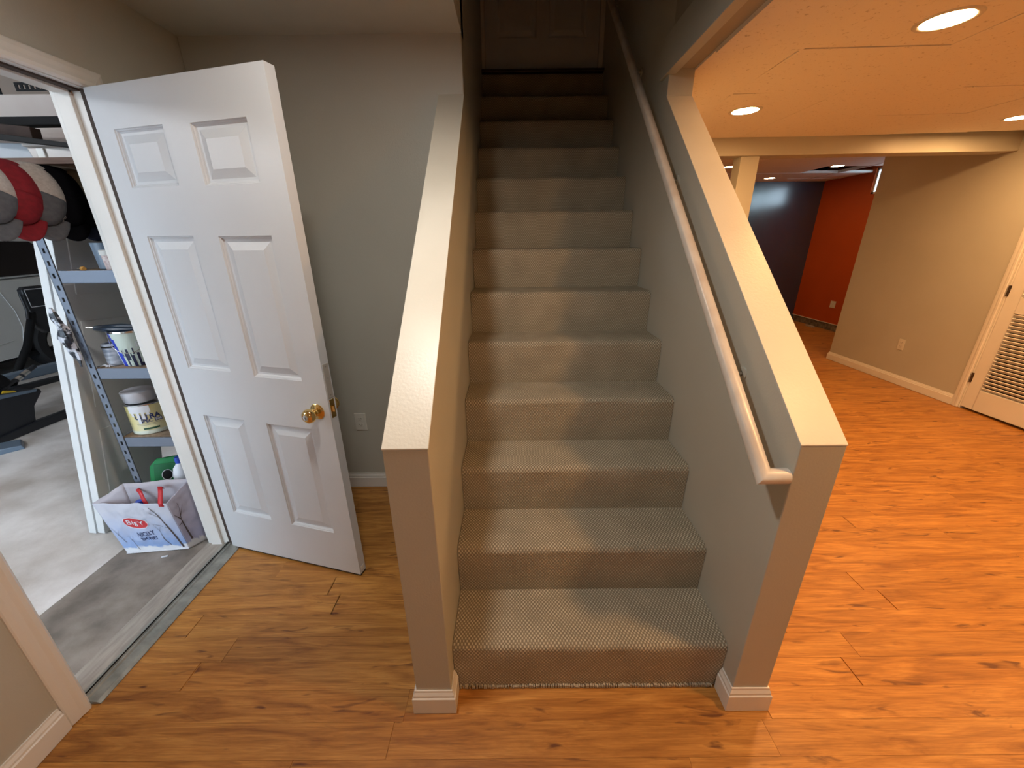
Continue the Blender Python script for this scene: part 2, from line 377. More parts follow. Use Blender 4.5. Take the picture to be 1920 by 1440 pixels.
# half walls of the stairs
def half_wall(name, xa, xb, yend, ztop, label):
    zt = ZC+SL*(yend-YN)
    if xb == 0:
        q = MB().prism([(YN,0),(YN,ZC),(yend,zt),(yend,0)], 0, xa, xb); q.box((xa,YB+.1,0),(xb,3.8,ztop)); q.box((xa,YB,ZL+.2),(xb,YB+.1,ztop))
    else: q = MB().prism([(YN,0),(YN,ZC),(yend,zt),(yend,ztop),(3.8,ztop),(3.8,0)], 0, xa, xb)
    o = q.build(name, M['wall'], bevel=.0025)
    struct(o, label)
    # painted cap board, flush, 4 mm proud
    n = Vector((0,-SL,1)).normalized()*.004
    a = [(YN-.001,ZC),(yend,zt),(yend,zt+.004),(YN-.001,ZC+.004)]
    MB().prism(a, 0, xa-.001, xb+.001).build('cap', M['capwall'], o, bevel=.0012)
    return o
hwl = half_wall('wall_stair_left', -WT, 0, YB, 5.1, 'half wall left of the stairs with a sloping white cap')
hwr = half_wall('wall_stair_right', XR, XR+WT, YC, 5.1, 'half wall right of the stairs with a sloping cream cap')
# upper part of the stairwell
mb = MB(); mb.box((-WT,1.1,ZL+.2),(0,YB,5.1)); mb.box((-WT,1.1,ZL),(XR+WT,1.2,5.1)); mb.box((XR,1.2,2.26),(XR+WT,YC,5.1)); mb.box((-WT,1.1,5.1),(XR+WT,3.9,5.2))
struct(mb.build('wall_stairwell', M['shaft']), 'upper walls of the stairwell with shade put into the paint')
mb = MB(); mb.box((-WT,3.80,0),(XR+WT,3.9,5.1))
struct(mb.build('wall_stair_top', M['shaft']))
# fascia round the stair opening
mb = MB(); mb.prism([(-2.6,2.232),(2.245,2.238),(2.245,2.398),(-2.6,2.402)], 0, XR-.016, XR+.03)
struct(mb.build('trim_1', M['wall'], bevel=.002), 'fascia board along the edge of the lowered ceiling')

# ---------------------------------------------------------------- stairs
stairs = struct(empty('staircase', (XR/2, Y0, 0)), 'straight flight of stairs in beige loop carpet between two half walls')
def step(k):
    yr = Y0+(k-1)*RUN-.004; zb = (k-1)*RISE; zt = k*RISE; R = .026
    prof = [(yr+.008, zb)] + [(yr+.008-.008*t, zb+(RISE-R)*t) for t in (.25,.5,.75,1)]
    nb = 8
    for i in range(1, nb+1):
        a = PI/2*i/nb; prof.append((yr+R-R*math.cos(a), zt-R+R*math.sin(a)))
    ye = yr+RUN+.008 if k < 13 else yr+.14
    for t in (.33,.66,1): prof.append((yr+R+(ye-yr-R)*t, zt))
    s = [0]
    for i in range(1, len(prof)): s.append(s[-1]+math.hypot(prof[i][0]-prof[i-1][0], prof[i][1]-prof[i-1][1]))
    mb = MB(); nx = 24; xa, xb = .0015, XR-.0015
    rnd = random.Random(k)
    ph = rnd.uniform(0, 10)
    def P(i, j):
        x = xa+(xb-xa)*i/nx; y, z = prof[j]
        wob = noise.noise(Vector((x*6+ph, j*.35, k)))*.003
        if j == 0: wob = 0
        return (x, y+(wob if 0 < j < len(prof)-3 else 0), z+(wob*.5 if 6 < j < len(prof)-3 else 0))
    for i in range(nx):
        for j in range(len(prof)-1):
            u0 = xa+(xb-xa)*i/nx; u1 = xa+(xb-xa)*(i+1)/nx
            mb.face([P(i,j),P(i+1,j),P(i+1,j+1),P(i,j+1)], 0, [(u0,s[j]+k),(u1,s[j]+k),(u1,s[j+1]+k),(u0,s[j+1]+k)])
    # sides, back and underside close the block
    for i, sgn in ((0,1),(nx,-1)):
        pts = [P(i,j) for j in range(len(prof))]+[(P(i,0)[0], ye, zb)]
        if sgn > 0: pts = pts[::-1]
        mb.face(pts, 0, [(0,0)]*len(pts))
    xl, xr_ = P(0,0)[0], P(nx,0)[0]
    mb.face([(xl,ye,zb),(xr_,ye,zb),(xr_,ye,zt),(xl,ye,zt)], 0, [(0,0)]*4)
    mb.face([(xl,prof[0][0],zb),(xr_,prof[0][0],zb),(xr_,ye,zb),(xl,ye,zb)], 0, [(0,0)]*4)
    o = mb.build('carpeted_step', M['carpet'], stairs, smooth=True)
    o.matrix_parent_inverse = Matrix.Translation((-XR/2, -Y0, 0))
    return o
for k in range(1, 14): step(k)
# short carpet fringe where the first riser meets the floor
mb = MB(); rnd = random.Random(5)
x = .02
while x < XR-.02:
    r = rnd.uniform(.0022,.0036)
    mb.box((x-r, Y0-.004+rnd.uniform(-.0015,.0005), 0), (x+r, Y0+.006, rnd.uniform(.006,.014))); x += rnd.uniform(.006,.010)
fr = mb.build('carpet_fringe', noisy('carpet_yarn', (.34,.29,.215), (.50,.44,.34), 90, .95), stairs); fr['kind'] = 'stuff'
fr.matrix_parent_inverse = Matrix.Translation((-XR/2, -Y0, 0))
# wooden nosing under the door at the top
mb = MB(); mb.box((.0,Y0+12*RUN-.03,13*RISE),(XR,3.74,13*RISE+.02)); o = mb.build('landing_nosing', M['wood_dark'], stairs, bevel=.004); o.matrix_parent_inverse = Matrix.Translation((-XR/2, -Y0, 0)); o['label'] = 'dark wooden nosing at the top of the stairs'

# ---------------------------------------------------------------- baseboards
def base_profile(h=.098, t=.014):
    return [(0,0),(t,0),(t,h*.70),(t*.72,h*.74),(t*.72,h*.82),(t*.36,h*.93),(t*.30,h),(0,h)]
def run_base(mb, p0, p1, h=.098, t=.014, e0=0, e1=0):
    """baseboard from p0 to p1 (2D), body on the left-hand side of the direction; e0/e1 mitre extension factors"""
    d = Vector((p1[0]-p0[0], p1[1]-p0[1])); d.normalize(); n = Vector((-d.y, d.x))
    pr = base_profile(h, t); A = []; B = []
    for (o, z) in pr:
        a = Vector(p0)+n*o-d*(o*e0); b = Vector(p1)+n*o+d*(o*e1)
        A.append((a.x, a.y, z)); B.append((b.x, b.y, z))
    o0 = len(mb.v); k = len(pr); mb.v += A+B
    mb.f.append(tuple(range(o0, o0+k))); mb.f.append(tuple(range(o0+2*k-1, o0+k-1, -1))); mb.m += [0,0]
    for i in range(k):
        j = (i+1) % k; mb.f.append((o0+i, o0+k+i, o0+k+j, o0+j)); mb.m.append(0)
mb = MB(); run_base(mb, (WX,.822), (WX,-2.6), t=.014); struct(mb.build('baseboard_left', M['trim']), 'white baseboard on the left wall')
mb = MB(); run_base(mb, (-WT,YB), (WX,YB)); struct(mb.build('baseboard_back', M['trim']), 'white baseboard on the wall behind the door')
mb = MB()
run_base(mb, (-WT,YB), (-WT,YN), h=.10, e1=1)
run_base(mb, (-WT,YN), (0,YN), h=.10, e0=1, e1=1) if False else None
mb2 = MB()
def wrap(name, pts, label, h=.10, t=.014):
    mb = MB()
    for i in range(len(pts)-1):
        run_base(mb, pts[i], pts[i+1], h=h, t=t, e0=(1 if i > 0 else 0), e1=(1 if i < len(pts)-2 else 0))
    return struct(mb.build(name, M['trim']), label)
wrap('baseboard_newel_left', [(0,Y0-.003),(0,YN),(-WT,YN),(-WT,YB)], 'white baseboard wrapping the end of the left half wall')
wrap('baseboard_newel_right', [(XR+WT,3.5),(XR+WT,YN),(XR,YN),(XR,Y0-.003)], 'white baseboard wrapping the end of the right half wall')

# ---------------------------------------------------------------- garage doorway: jambs, casing, stop, sill
o = MB(); o.box((-1.425,DY0-.02,0),(WX+.002,DY0,DZ)); o.box((-1.425,DY1,0),(WX+.002,DY1+.02,DZ)); o.box((-1.425,DY0-.02,DZ),(WX+.002,DY1+.02,DZ+.02))
o.box((-1.40,DY0,0),(-1.345,DY0+.012,DZ)); o.box((-1.40,DY1-.012,0),(-1.345,DY1,DZ)); o.box((-1.40,DY0,DZ-.012),(-1.345,DY1,DZ))
jamb = struct(o.build('trim_2', M['trim'], bevel=.0015), 'white door frame lining the opening to the garage')
o = MB()
strip = newmat('brown_weatherstrip', (.06,.042,.034), .8)
o.box((-1.309,DY1-.005,.02),(-1.292,DY1+.001,DZ)); o.box((-1.339,DY0,DZ-.006),(-1.314,DY1,DZ+.001)); o.box((-1.345,DY0-.001,.02),(-1.337,DY0+.006,DZ))
o.build('weather_strip', strip, jamb)
def casing(name, pts_outer, label):
    pass
cprof = [(0,0),(0,.012),(.006,.017),(.018,.017),(.030,.013),(.045,.012),(.058,.009),(.062,.006),(.062,0)]  # (across from the opening edge, depth)
def casing_piece(mb, a, b, across, outn, mit0, mit1):
    """strip from a to b along the opening edge, widening in direction across; depth along outn"""
    a = Vector(a); b = Vector(b); ac = Vector(across); on = Vector(outn); d = (b-a).normalized(); k = len(cprof); o0 = len(mb.v)
    for P, s in ((a, -mit0), (b, mit1)):
        for (w_, t_) in cprof: mb.v.append(tuple(P+ac*w_+on*t_+d*(w_*s)))
    mb.f.append(tuple(range(o0,o0+k))); mb.f.append(tuple(range(o0+2*k-1,o0+k-1,-1))); mb.m += [0,0]
    for i in range(k):
        j = (i+1) % k; mb.f.append((o0+i,o0+k+i,o0+k+j,o0+j)); mb.m.append(0)
mb = MB()
casing_piece(mb, (WX,DY0-.008,0), (WX,DY0-.008,DZ+.003), (0,-1,0), (1,0,0), 0, 1)
casing_piece(mb, (WX,DY1+.008,0), (WX,DY1+.008,DZ+.003), (0,1,0), (1,0,0), 0, 1)
casing_piece(mb, (WX,DY0-.008,DZ+.003), (WX,DY1+.008,DZ+.003), (0,0,1), (1,0,0), 1, 1)
struct(mb.build('trim_3', M['trim']), 'moulded white casing round the garage doorway')
# sill
sill = struct(empty('door_sill', (-1.34, 1.27, 0)), 'ridged aluminium door sill at the garage doorway')
def par(o, p): o.parent = p; o.matrix_parent_inverse = p.matrix_world.inverted() if False else Matrix.Translation(-Vector(p.location)); return o
mb = MB(); mb.prism([(-1.250,0),(-1.250,.004),(-1.262,.011),(-1.295,.016),(-1.300,.022),(-1.306,.022),(-1.310,.017),(-1.312,.017),(-1.316,.024),(-1.324,.024),(-1.33,.018),(-1.335,.018),(-1.335,0)], 1, DY0-.003, DY1+.003)
par(mb.build('metal_threshold', M['sill']), sill)
par(MB().box((-1.3175,DY0+.002,.020),(-1.3145,DY1-.002,.0255)).build('rubber_seal', M['black']), sill)
par(MB().box((-1.43,DY0,.0),(-1.335,DY1,.017)).build('sill_board', M['sillwood'], bevel=.002), sill)

# ---------------------------------------------------------------- panelled doors
def panel_door(name, W, H, T, panels, mat_):
    """local frame: x 0..W, front face y=0, back face y=T, z 0..H"""
    root = empty(name)
    mb = MB()
    xs = sorted({0, W, *[p[0] for p in panels], *[p[1] for p in panels]}); zs = sorted({0, H, *[p[2] for p in panels], *[p[3] for p in panels]})
    D = .012; I1 = .012
    for y, sg in ((0, 1), (T, -1)):
        for i in range(len(xs)-1):
            for j in range(len(zs)-1):
                cx, cz = (xs[i]+xs[i+1])/2, (zs[j]+zs[j+1])/2
                if any(p[0] < cx < p[1] and p[2] < cz < p[3] for p in panels): continue
                mb.face([(xs[i],y,zs[j]),(xs[i+1],y,zs[j]),(xs[i+1],y,zs[j+1]),(xs[i],y,zs[j+1])])
        for p in panels:
            a, b, c_, d = p
            for (i0, d0), (i1, d1) in (((0,0),(.002,.004)), ((.002,.004),(.005,.005)), ((.005,.005),(.007,.009)), ((.007,.009),(I1,D))):
                R0 = [(a+i0,y+sg*d0,c_+i0),(b-i0,y+sg*d0,c_+i0),(b-i0,y+sg*d0,d-i0),(a+i0,y+sg*d0,d-i0)]
                R1 = [(a+i1,y+sg*d1,c_+i1),(b-i1,y+sg*d1,c_+i1),(b-i1,y+sg*d1,d-i1),(a+i1,y+sg*d1,d-i1)]
                for q in range(4): mb.face([R0[q],R0[(q+1)%4],R1[(q+1)%4],R1[q]])
    mb.face([(0,0,0),(0,T,0),(0,T,H),(0,0,H)]); mb.face([(W,0,0),(W,0,H),(W,T,H),(W,T,0)])
    mb.face([(0,0,0),(W,0,0),(W,T,0),(0,T,0)]); mb.face([(0,0,H),(0,T,H),(W,T,H),(W,0,H)])
    mb.build('slab', mat_, root)
    for p in panels:
        a, b, c_, d = p
        for y, sg in ((0,1),(T,-1)):
            mb = MB(); R = []
            for ins, dep in ((.0118,D),(.020,D),(.047,.0032),(.049,.0024)):
                R.append([(a+ins,y+sg*dep,c_+ins),(b-ins,y+sg*dep,c_+ins),(b-ins,y+sg*dep,d-ins),(a+ins,y+sg*dep,d-ins)])
            for q in range(3):
                for e in range(4): mb.face([R[q][e],R[q][(e+1)%4],R[q+1][(e+1)%4],R[q+1][e]])
            mb.face(R[3])
            Rb = [(x, y+sg*(D+.004), z) for x, _, z in R[0]]
            for e in range(4): mb.face([R[0][e],R[0][(e+1)%4],Rb[(e+1)%4],Rb[e]])
            mb.face(Rb)
            mb.build('panel', mat_, root)
    return root
PAN = [(.082,.316,.232,.775),(.436,.675,.228,.772),(.082,.316,1.0,1.540),(.436,.675,.988,1.536),(.084,.316,1.709,1.898),(.437,.675,1.703,1.893)]
DW = .781
door1 = panel_door('door_1', DW, 2.03, .042, PAN, M['door'])
door1.location = (-1.283, 1.637, .014); door1.rotation_euler = (0,0,math.radians(-14.87))
struct(door1, 'white six panel door standing open beside the garage doorway')
# knob sets on both faces
def knob(parent, x, z, y, sg):
    T = Matrix.Translation((x, y, z)) @ Matrix.Rotation(PI/2*sg, 4, 'X')
    k = MB(); k.lathe([(0,0),(.033,0),(.034,.003),(.030,.006),(.020,.009),(.014,.012),(.0125,.020),(.014,.026),(.022,.032),(.0285,.041),(.030,.050),(.027,.060),(.019,.067),(.0145,.069),(.0145,.067),(0,.067)], 28, T=T)
    o = k.build('knob', M['brass'], parent, smooth=True)
    if sg > 0:
        q = MB(); q.lathe([(0,.0672),(.0125,.0672),(.0125,.0685),(.009,.0695),(0,.0695)], 20, T=T); q.build('keyhole_plate', M['metal'], o, smooth=True)
        q = MB(); q.box((-.0012,-.005,.069),(.0012,.005,.0702), T=T); q.build('keyhole', M['dark'], o)
    return o
knob(door1, .722, .860, 0, 1); knob(door1, .722, .860, .042, -1)
# edge hardware
mb = MB(); mb.box((DW-.0005,.006,.918),(DW+.0016,.036,1.063)); fp = mb.build('filler_plate', newmat('painted_plate', (.55,.53,.50), .35, .3), door1, bevel=.0008); fp['label'] = 'long painted filler plate on the door edge'
for z in (.932,.992,1.004,1.052):
    MB().lathe([(0,.0024),(.0025,.0024),(.003,.0016)], 8, T=Matrix.Translation((DW,.021,z)) @ Matrix.Rotation(PI/2,4,'Y')).build('screw', M['metal'], fp)
mb = MB(); mb.box((DW-.0005,.008,.832),(DW+.0012,.034,.912)); lp = mb.build('latch_plate', M['brass'], door1, bevel=.0006)
mb = MB(); mb.prism([(DW+.001,.014),(DW+.012,.016),(DW+.003,.028),(DW+.001,.028)], 2, .860,.884); mb.build('latch_bolt', M['brass'], lp)
mb = MB(); mb.box((DW-.0005,.010,.018),(DW+.002,.032,.040)); mb.build('corner_patch', M['white'], door1, bevel=.001)
MB().box((0.002,.002,-.008),(DW-.002,.040,.0)).build('door_sweep', M['dark'], door1)
for z in (.20,1.0,1.82):
    h = MB(); h.lathe([(0,-.045),(.005,-.045),(.005,.045),(0,.045)], 10, T=Matrix.Translation((-.006,.010,z))); h.box((-.003,.004,z-.045),(.0,.036,z+.045)); h.build('hinge', M['brass'], door1)

# stair top door
P3 = [(.10,.40,.23,.80),(.49,.79,.23,.80),(.10,.40,1.0,1.52),(.49,.79,1.0,1.52),(.10,.40,1.68,1.88),(.49,.79,1.68,1.88)]
door3 = panel_door('door_2', .885, 2.03, .035, P3, M['door']); door3.location = (.03, 3.752, 13*RISE+.022); struct(door3, 'dim panelled door at the head of the stairs')
mb = MB(); mb.box((0,3.745,13*RISE+.02),(.027,3.80,4.9)); mb.box((.918,3.735,13*RISE+.02),(XR,3.80,4.9)); mb.box((0,3.745,4.81),(XR,3.80,4.9)); struct(mb.build('trim_4', M['trim']))

# ---------------------------------------------------------------- handrail
rail = empty('handrail', (.89,.885,.925)); tag(rail, 'round white wooden handrail along the right stair wall', 'handrail')
def rz(y): return .925+(y-.885)*.878
a = Vector((.888,.885,.925)); b = Vector((.888,3.60,rz(3.60))); r = .0215
mb = MB()
# mitred corner: section plane halfway between return and run
d1 = (b-a).normalized(); d0 = Vector((-1,0,0)); nrm = (d0+d1).normalized()
n = 20; rings = []
up = Vector((0,-d1.z,d1.y))
def ring(c_, d, pn, e1, e2):
    out = []
    for q in range(n):
        t = 2*PI*q/n; v = e1*math.cos(t)*r+e2*math.sin(t)*r
        s = -(v.dot(pn))/d.dot(pn); out.append(tuple(c_+v+d*s))
    return out
e1 = Vector((1,0,0)); R_end = ring(b, d1, d1, e1, up); R_mit = ring(a, d1, nrm, e1, up)
ex = d1; R_mit2 = ring(a, d0, nrm, -ex, up); R_wall = ring(Vector((XR-.001,.885,.925)), d0, d0, -ex, up)
for R0, R1 in ((R_mit, R_end), (R_mit2, R_wall)):
    o0 = len(mb.v); mb.v += R0+R1
    for q in range(n): mb.f.append((o0+q,o0+(q+1)%n,o0+n+(q+1)%n,o0+n+q)); mb.m.append(0)
    mb.f.append(tuple(o0+n+q for q in range(n))); mb.m.append(0)
railpaint = noisy('worn_white_rail', (.66,.60,.54), (.80,.77,.72), 9, .32, stretch=(1,1,1))
ro = mb.build('rail', railpaint, smooth=True); par(ro, rail)
for y in (1.165,1.90,2.62,3.3):
    z = rz(y)-.05
    mb = MB(); mb.lathe([(0,0),(.022,0),(.022,.004),(.008,.006)], 14, T=Matrix.Translation((XR,y,z)) @ Matrix.Rotation(-PI/2,4,'Y'))
    mb.tube([(XR-.004,y,z),(XR-.035,y,z),(.892,y,z+.014),(.888,y,z+.03)], .006, 8)
    br = par(mb.build('bracket', M['wall'], smooth=True), rail)

# ---------------------------------------------------------------- outlets
def outlet(name, T, label, gang=1):
    root = empty(name); root.matrix_world = T; tag(root, label, 'outlet')
    W2 = .035 if gang == 1 else .057
    mb = MB(); mb.box((-W2,-.006,-.0575),(W2,-.0005,.0575)); mb.build('cover_plate', M['outlet'], root, bevel=.002)
    for gx in ([0] if gang == 1 else [-.023,.023]):
        for zc_ in (-.0195,.0195):
            q = MB(); pts = [(.0165*math.cos(2*PI*i/20)+gx, max(-.0125,min(.0125,.0165*math.sin(2*PI*i/20)))+zc_) for i in range(20)]
            q.prism(pts, 1, -.0078, -.005); rc = q.build('socket', M['outlet'] if gang == 1 else M['white'], root)
            q = MB(); q.box((gx-.008,-.0082,zc_-.001),(gx-.0055,-.0076,zc_+.008)); q.box((gx+.0055,-.0082,zc_-.001),(gx+.008,-.0076,zc_+.007)); q.box((gx-.0022,-.0082,zc_-.0095),(gx+.0022,-.0076,zc_-.0052))
            q.build('slots', M['dark'], rc)
    return root
outlet('wall_outlet', Matrix.Translation((-.735,YB,.472)), 'white duplex outlet low on the wall behind the open door')

# ================================================================ right-hand room
# ceiling tiles: grid lines measured in metres
TXs = [XR+WT-.005] + [1.42+.615*i for i in range(0,7)]; TYs = [-2.6]+[1.965-.535*i for i in range(8,0,-1)]+[1.965+.535*i for i in range(0,3)]+[3.60]
TXs = [t for t in TXs if t < 4.9]
LAMPS = [(1.80,1.76),(1.672,2.82),(1.60,.53),(3.80,3.18),(3.75,1.75),(3.75,.35)]
ceil2 = struct(MB().box((XR+.03,-2.6,2.46),(6.0,3.72,2.52)).build('ceiling_right', M['dark']), 'lowered tile ceiling over the right hand room')
def ztile(x, y, dz=0): return (x, y, zc(x, y)+dz)
rnd = random.Random(11)
for i in range(len(TXs)-1):
    for j in range(len(TYs)-1):
        a, b = TXs[i], TXs[i+1]; c_, d = TYs[j], TYs[j+1]
        if b > 4.60: b = 4.6
        g_ = .002
        # small individual sag and tilt, as real tiles sit
        s4 = [rnd.uniform(-.0025,.0025) for _ in range(4)]
        if (i, j) in ((1, 9), (2, 9)): s4[2] -= .006; s4[1] -= .003
        if i == 0 and 8 <= j <= 10: s4[3] -= .005; s4[2] -= .007
        P = [(a+g_,c_+g_),(b-g_,c_+g_),(b-g_,d-g_),(a+g_,d-g_)]
        mb = MB(); mb.v = [ztile(x, y, s) for (x, y), s in zip(P, s4)]+[ztile(x, y, .016) for x, y in P]
        inside = [L for L in LAMPS if a < L[0] < b and c_ < L[1] < d]
        mb.f = [(4,5,6,7)]+[(q,(q+1)%4,4+(q+1)%4,4+q) for q in range(4)]
        if inside:
            cx, cy = inside[0]; K = 24; o0 = 8
            for q in range(K):
                t = 2*PI*q/K+PI/K; x = cx+.082*math.cos(t); y = cy+.082*math.sin(t); mb.v.append(ztile(x, y))
            # ring of faces from corners to circle
            cor = []
            for q in range(K):
                x, y, _ = mb.v[o0+q]; ang = math.atan2(y-cy, x-cx)
                cor.append(0 if ang < -PI/2 else 1 if ang < 0 else 2 if ang < PI/2 else 3)
            for q in range(K):
                q2 = (q+1) % K
                if cor[q] == cor[q2]: mb.f.append((cor[q], o0+q2, o0+q))
                else: mb.f.append((cor[q], cor[q2], o0+q2, o0+q))
        else: mb.f.append((3,2,1,0))
        mb.m = [0]*len(mb.f)
        mb.build('ceiling_tile', M['tile'], ceil2)
far_m = newmat('lamp_lens_far', (1,.9,.8), .4, emit=LAMP_C, es=LAMP_L*.28)
lens_m = newmat('lamp_lens', (1,.9,.8), .4, emit=LAMP_C, es=LAMP_L)
def lamp(x, y, z, label, tilt=(0,0), k=1.0, lm=None):
    root = empty('recessed_light', (x, y, z)); root.rotation_euler = (tilt[1], -tilt[0], 0); tag(root, label, 'ceiling light', 'round recessed ceiling lights')
    mb = MB(); mb.lathe([(.074,-.0025),(.080,-.004),(.092,-.003),(.095,.0),(.095,.002),(.074,.002)], 32); mb.build('trim_ring', M['outlet'], root, smooth=True)
    mb = MB(); mb.lathe([(.074,-.0022),(.05,-.0028),(.0001,-.003)], 32); mb.build('lens', lm or lens_m, root, smooth=True)
    mb = MB(); mb.lathe([(.074,.002),(.074,.08),(.0001,.08)], 24); mb.build('housing', M['metal'], root, smooth=True)
LL = ['large glowing round ceiling light nearest, upper right corner','round ceiling light above the sloping cream wall cap','round ceiling light above the foot of the stairs, out of frame','round ceiling light cut by the right picture edge','round ceiling light over the right side of the room','round ceiling light behind on the right']
for (x, y), lb in zip(LAMPS, LL): lamp(x, y, zc(x, y), lb, (.017,.009))
cool_m = newmat('lamp_lens_neutral', (1,1,1), .4, emit=COOL_C, es=COOL_L*1.5)
lamp(-.20, .82, ZL, 'round neutral white ceiling light above the left room, out of frame', lm=cool_m)
cool2_m = newmat('lamp_lens_neutral_bright', (1,1,1), .4, emit=COOL_C, es=COOL_L*.85)
lamp(.36, -1.30, ZL, 'round neutral white ceiling light behind the viewpoint', lm=cool2_m)
# beam and post
mb = MB()
def by(x): return 3.53+.065*(x-1.84)
def bz(x): return 2.268+.018*(x-1.84)
for x in (XR+WT, 4.47):
    y = by(x); zt = bz(x)+.012; zb_ = bz(x)-.122
    mb.v += [(x,y,zb_),(x,y+.15,zb_),(x,y+.15,2.53),(x,y,2.53)]
mb.f = [(0,1,2,3),(7,6,5,4)]+[(q,4+q,4+(q+1)%4,(q+1)%4) for q in range(4)]; mb.m = [0]*6
struct(mb.build('beam', M['wall'], bevel=.003), 'boxed beam across the ceiling of the right hand room')
mb = MB(); mb.box((2.09,3.57,0),(2.24,3.69,bz(2.1)-.121)); struct(mb.build('support_post', M['wall'], bevel=.003), 'boxed post under the beam')
# right wall with louvred door opening
RX = 4.47; RY1 = 4.99; OY0, OY1 = 2.60, 3.372
mb = MB(); mb.box((RX,OY1,0),(RX+.12,RY1,2.50)); mb.box((RX,-2.6,0),(RX+.12,OY0,2.5)); mb.box((RX,OY0,2.05),(RX+.12,OY1,2.5)); mb.box((RX+.12,RY1-.12,0),(5.9,RY1,2.5))
struct(mb.build('wall_right', M['wall']), 'tan lit wall with the louvred door')
struct(MB().box((RX+.75,2.2,0),(RX+.8,4.87,2.5)).box((RX+.12,2.2,0),(RX+.75,2.25,2.5)).build('wall_closet', M['dark']))
mb = MB(); run_base(mb, (RX,OY1+.066), (RX,RY1), e1=1); run_base(mb, (RX,RY1), (5.3,RY1), e0=1); run_base(mb, (RX,-2.6), (RX,OY0-.07))
struct(mb.build('baseboard_right', M['trim']), 'white baseboard under the tan wall')
mb = MB()
casing_piece(mb, (RX,OY1+.004,0), (RX,OY1+.004,2.04), (0,1,0), (-1,0,0), 0, 1); casing_piece(mb, (RX,OY0-.004,0), (RX,OY0-.004,2.04), (0,-1,0), (-1,0,0), 0, 1)
casing_piece(mb, (RX,OY0-.004,2.04), (RX,OY1+.004,2.04), (0,0,1), (-1,0,0), 1, 1)
mb.box((RX,OY1-.012,0),(RX+.12,OY1,2.04)); mb.box((RX,OY0,0),(RX+.12,OY0+.012,2.04))
struct(mb.build('trim_5', M['trim']), 'white casing round the louvred door')
d3 = empty('door_3', (RX, OY1-.014, .022)); struct(d3, 'white louvred door in the tan wall'); d3.rotation_euler = (0,0,-PI/2)
# local: x along -Y world, y -> +X (depth) ; z up
LW = OY1-OY0-.028; st = .095
mb = MB(); y0_, y1_ = -.002, .033
for a in ((0,st,0,2.01),(LW-st,LW,0,2.01)): mb.box((a[0],y0_,a[2]),(a[1],y1_,a[3]))
for z0_, z1_ in ((0,.185),(.885,1.02),(1.86,2.01)): mb.box((st,y0_,z0_),(LW-st,y1_,z1_))
mb.build('frame', M['trim'], d3, bevel=.002)
sm = MB(); sm.box((st-.004,-.019,-.0035),(LW-st+.004,.019,.0035), T=Matrix.Rotation(math.radians(-40),4,'X'))
slat = None
for z0_, z1_ in ((.185,.885),(1.02,1.86)):
    z = z0_+.018
    while z < z1_-.01:
        if slat is None:
            slat = sm.build('slat', M['trim'], d3, T=Matrix.Translation((0,.016,z)))
        else:
            s2 = slat.copy(); col.objects.link(s2); s2.matrix_local = Matrix.Translation((0,.016,z))
        z += .0315
for z in (.279,1.063,1.80):
    mb = MB(); mb.lathe([(0,-.045),(.007,-.045),(.007,.045),(0,.045)], 10, T=Matrix.Translation((-.004,-.006,z))); mb.box((-.014,-.0045,z-.044),(.006,-.001,z+.044)); mb.build('hinge', M['brown_metal'], d3)
outlet('wall_outlet', Matrix.Translation((RX,4.095,.425)) @ Matrix.Rotation(-PI/2,4,'Z'), 'white duplex outlet low on the tan wall')
# far room
OX = 5.80
mb = MB(); mb.box((OX,RY1,.115),(OX+.1,5.15,2.8)); mb.box((OX,5.15,.115),(OX+.1,6.64,2.155)); mb.box((OX,6.64,.115),(OX+.1,7.8,2.8)); mb.box((OX,5.15,2.52),(OX+.1,6.64,2.8))
struct(mb.build('wall_orange', M['orange']), 'orange far wall')
struct(MB().box((XR,7.66,0),(OX+.1,7.78,2.8)).build('wall_blue', M['blue']), 'dark blue far wall')
struct(MB().box((XR+.02,3.8,0),(XR+WT,7.66,2.8)).build('wall_far_left', M['wall']))
struct(MB().box((OX+.012,RY1,0),(OX+.3,7.66,.115)).build('foundation_ledge', M['found']), 'rough concrete strip exposed under the orange wall')
struct(MB().box((OX-.006,RY1,.112),(OX+.004,7.66,.122)).build('trim_6', M['trim']))
fr_ = tag(MB().box((-.09,-.03,0),(.09,.03,.022)).build('wood_scrap', M['sillwood'], bevel=.003), 'short wood scrap lying against the orange wall base', 'wood scrap'); fr_.location = (5.70,7.02,0); fr_.rotation_euler = (0,0,PI/2-.05)
# far ceiling with missing tiles beside the orange wall
fz = 2.47
fc = struct(MB().box((XR+WT,3.72,2.78),(6.0,7.8,2.85)).build('ceiling_far', M['dark']), 'tile ceiling of the far room with missing tiles')
k = 0
for i in range(8):
    for j in range(7):
        a = 1.08+i*.60; b = min(a+.60, OX-.01) if i < 7 else OX-.01; c_ = 3.74+j*.60; d = min(c_+.60, 7.655)
        if a > OX-.05 or c_ > 7.6: continue
        if b > 5.2 and (5.9 < c_ < 6.6 or 6.8 < c_ < 7.3): continue
        mb = MB(); mb.box((a+.001,c_+.001,fz),(b-.001,d-.001,fz+.015)); mb.build('ceiling_tile', M['tile'], fc)
MB().box((XR+WT,6.70,fz-.004),(OX,6.735,fz+.03)).build('grid_bar', M['white'], fc); MB().box((5.26,5.0,fz-.004),(5.29,7.65,fz+.03)).build('grid_bar', M['white'], fc); MB().box((4.9,7.30,fz-.004),(OX,7.33,fz+.03)).build('grid_bar', M['white'], fc)
for q in range(3):
    MB().box((4.9,5.6+.7*q,2.62),(5.8,5.64+.7*q,2.78)).build('joist', M['wood_dark'], fc)
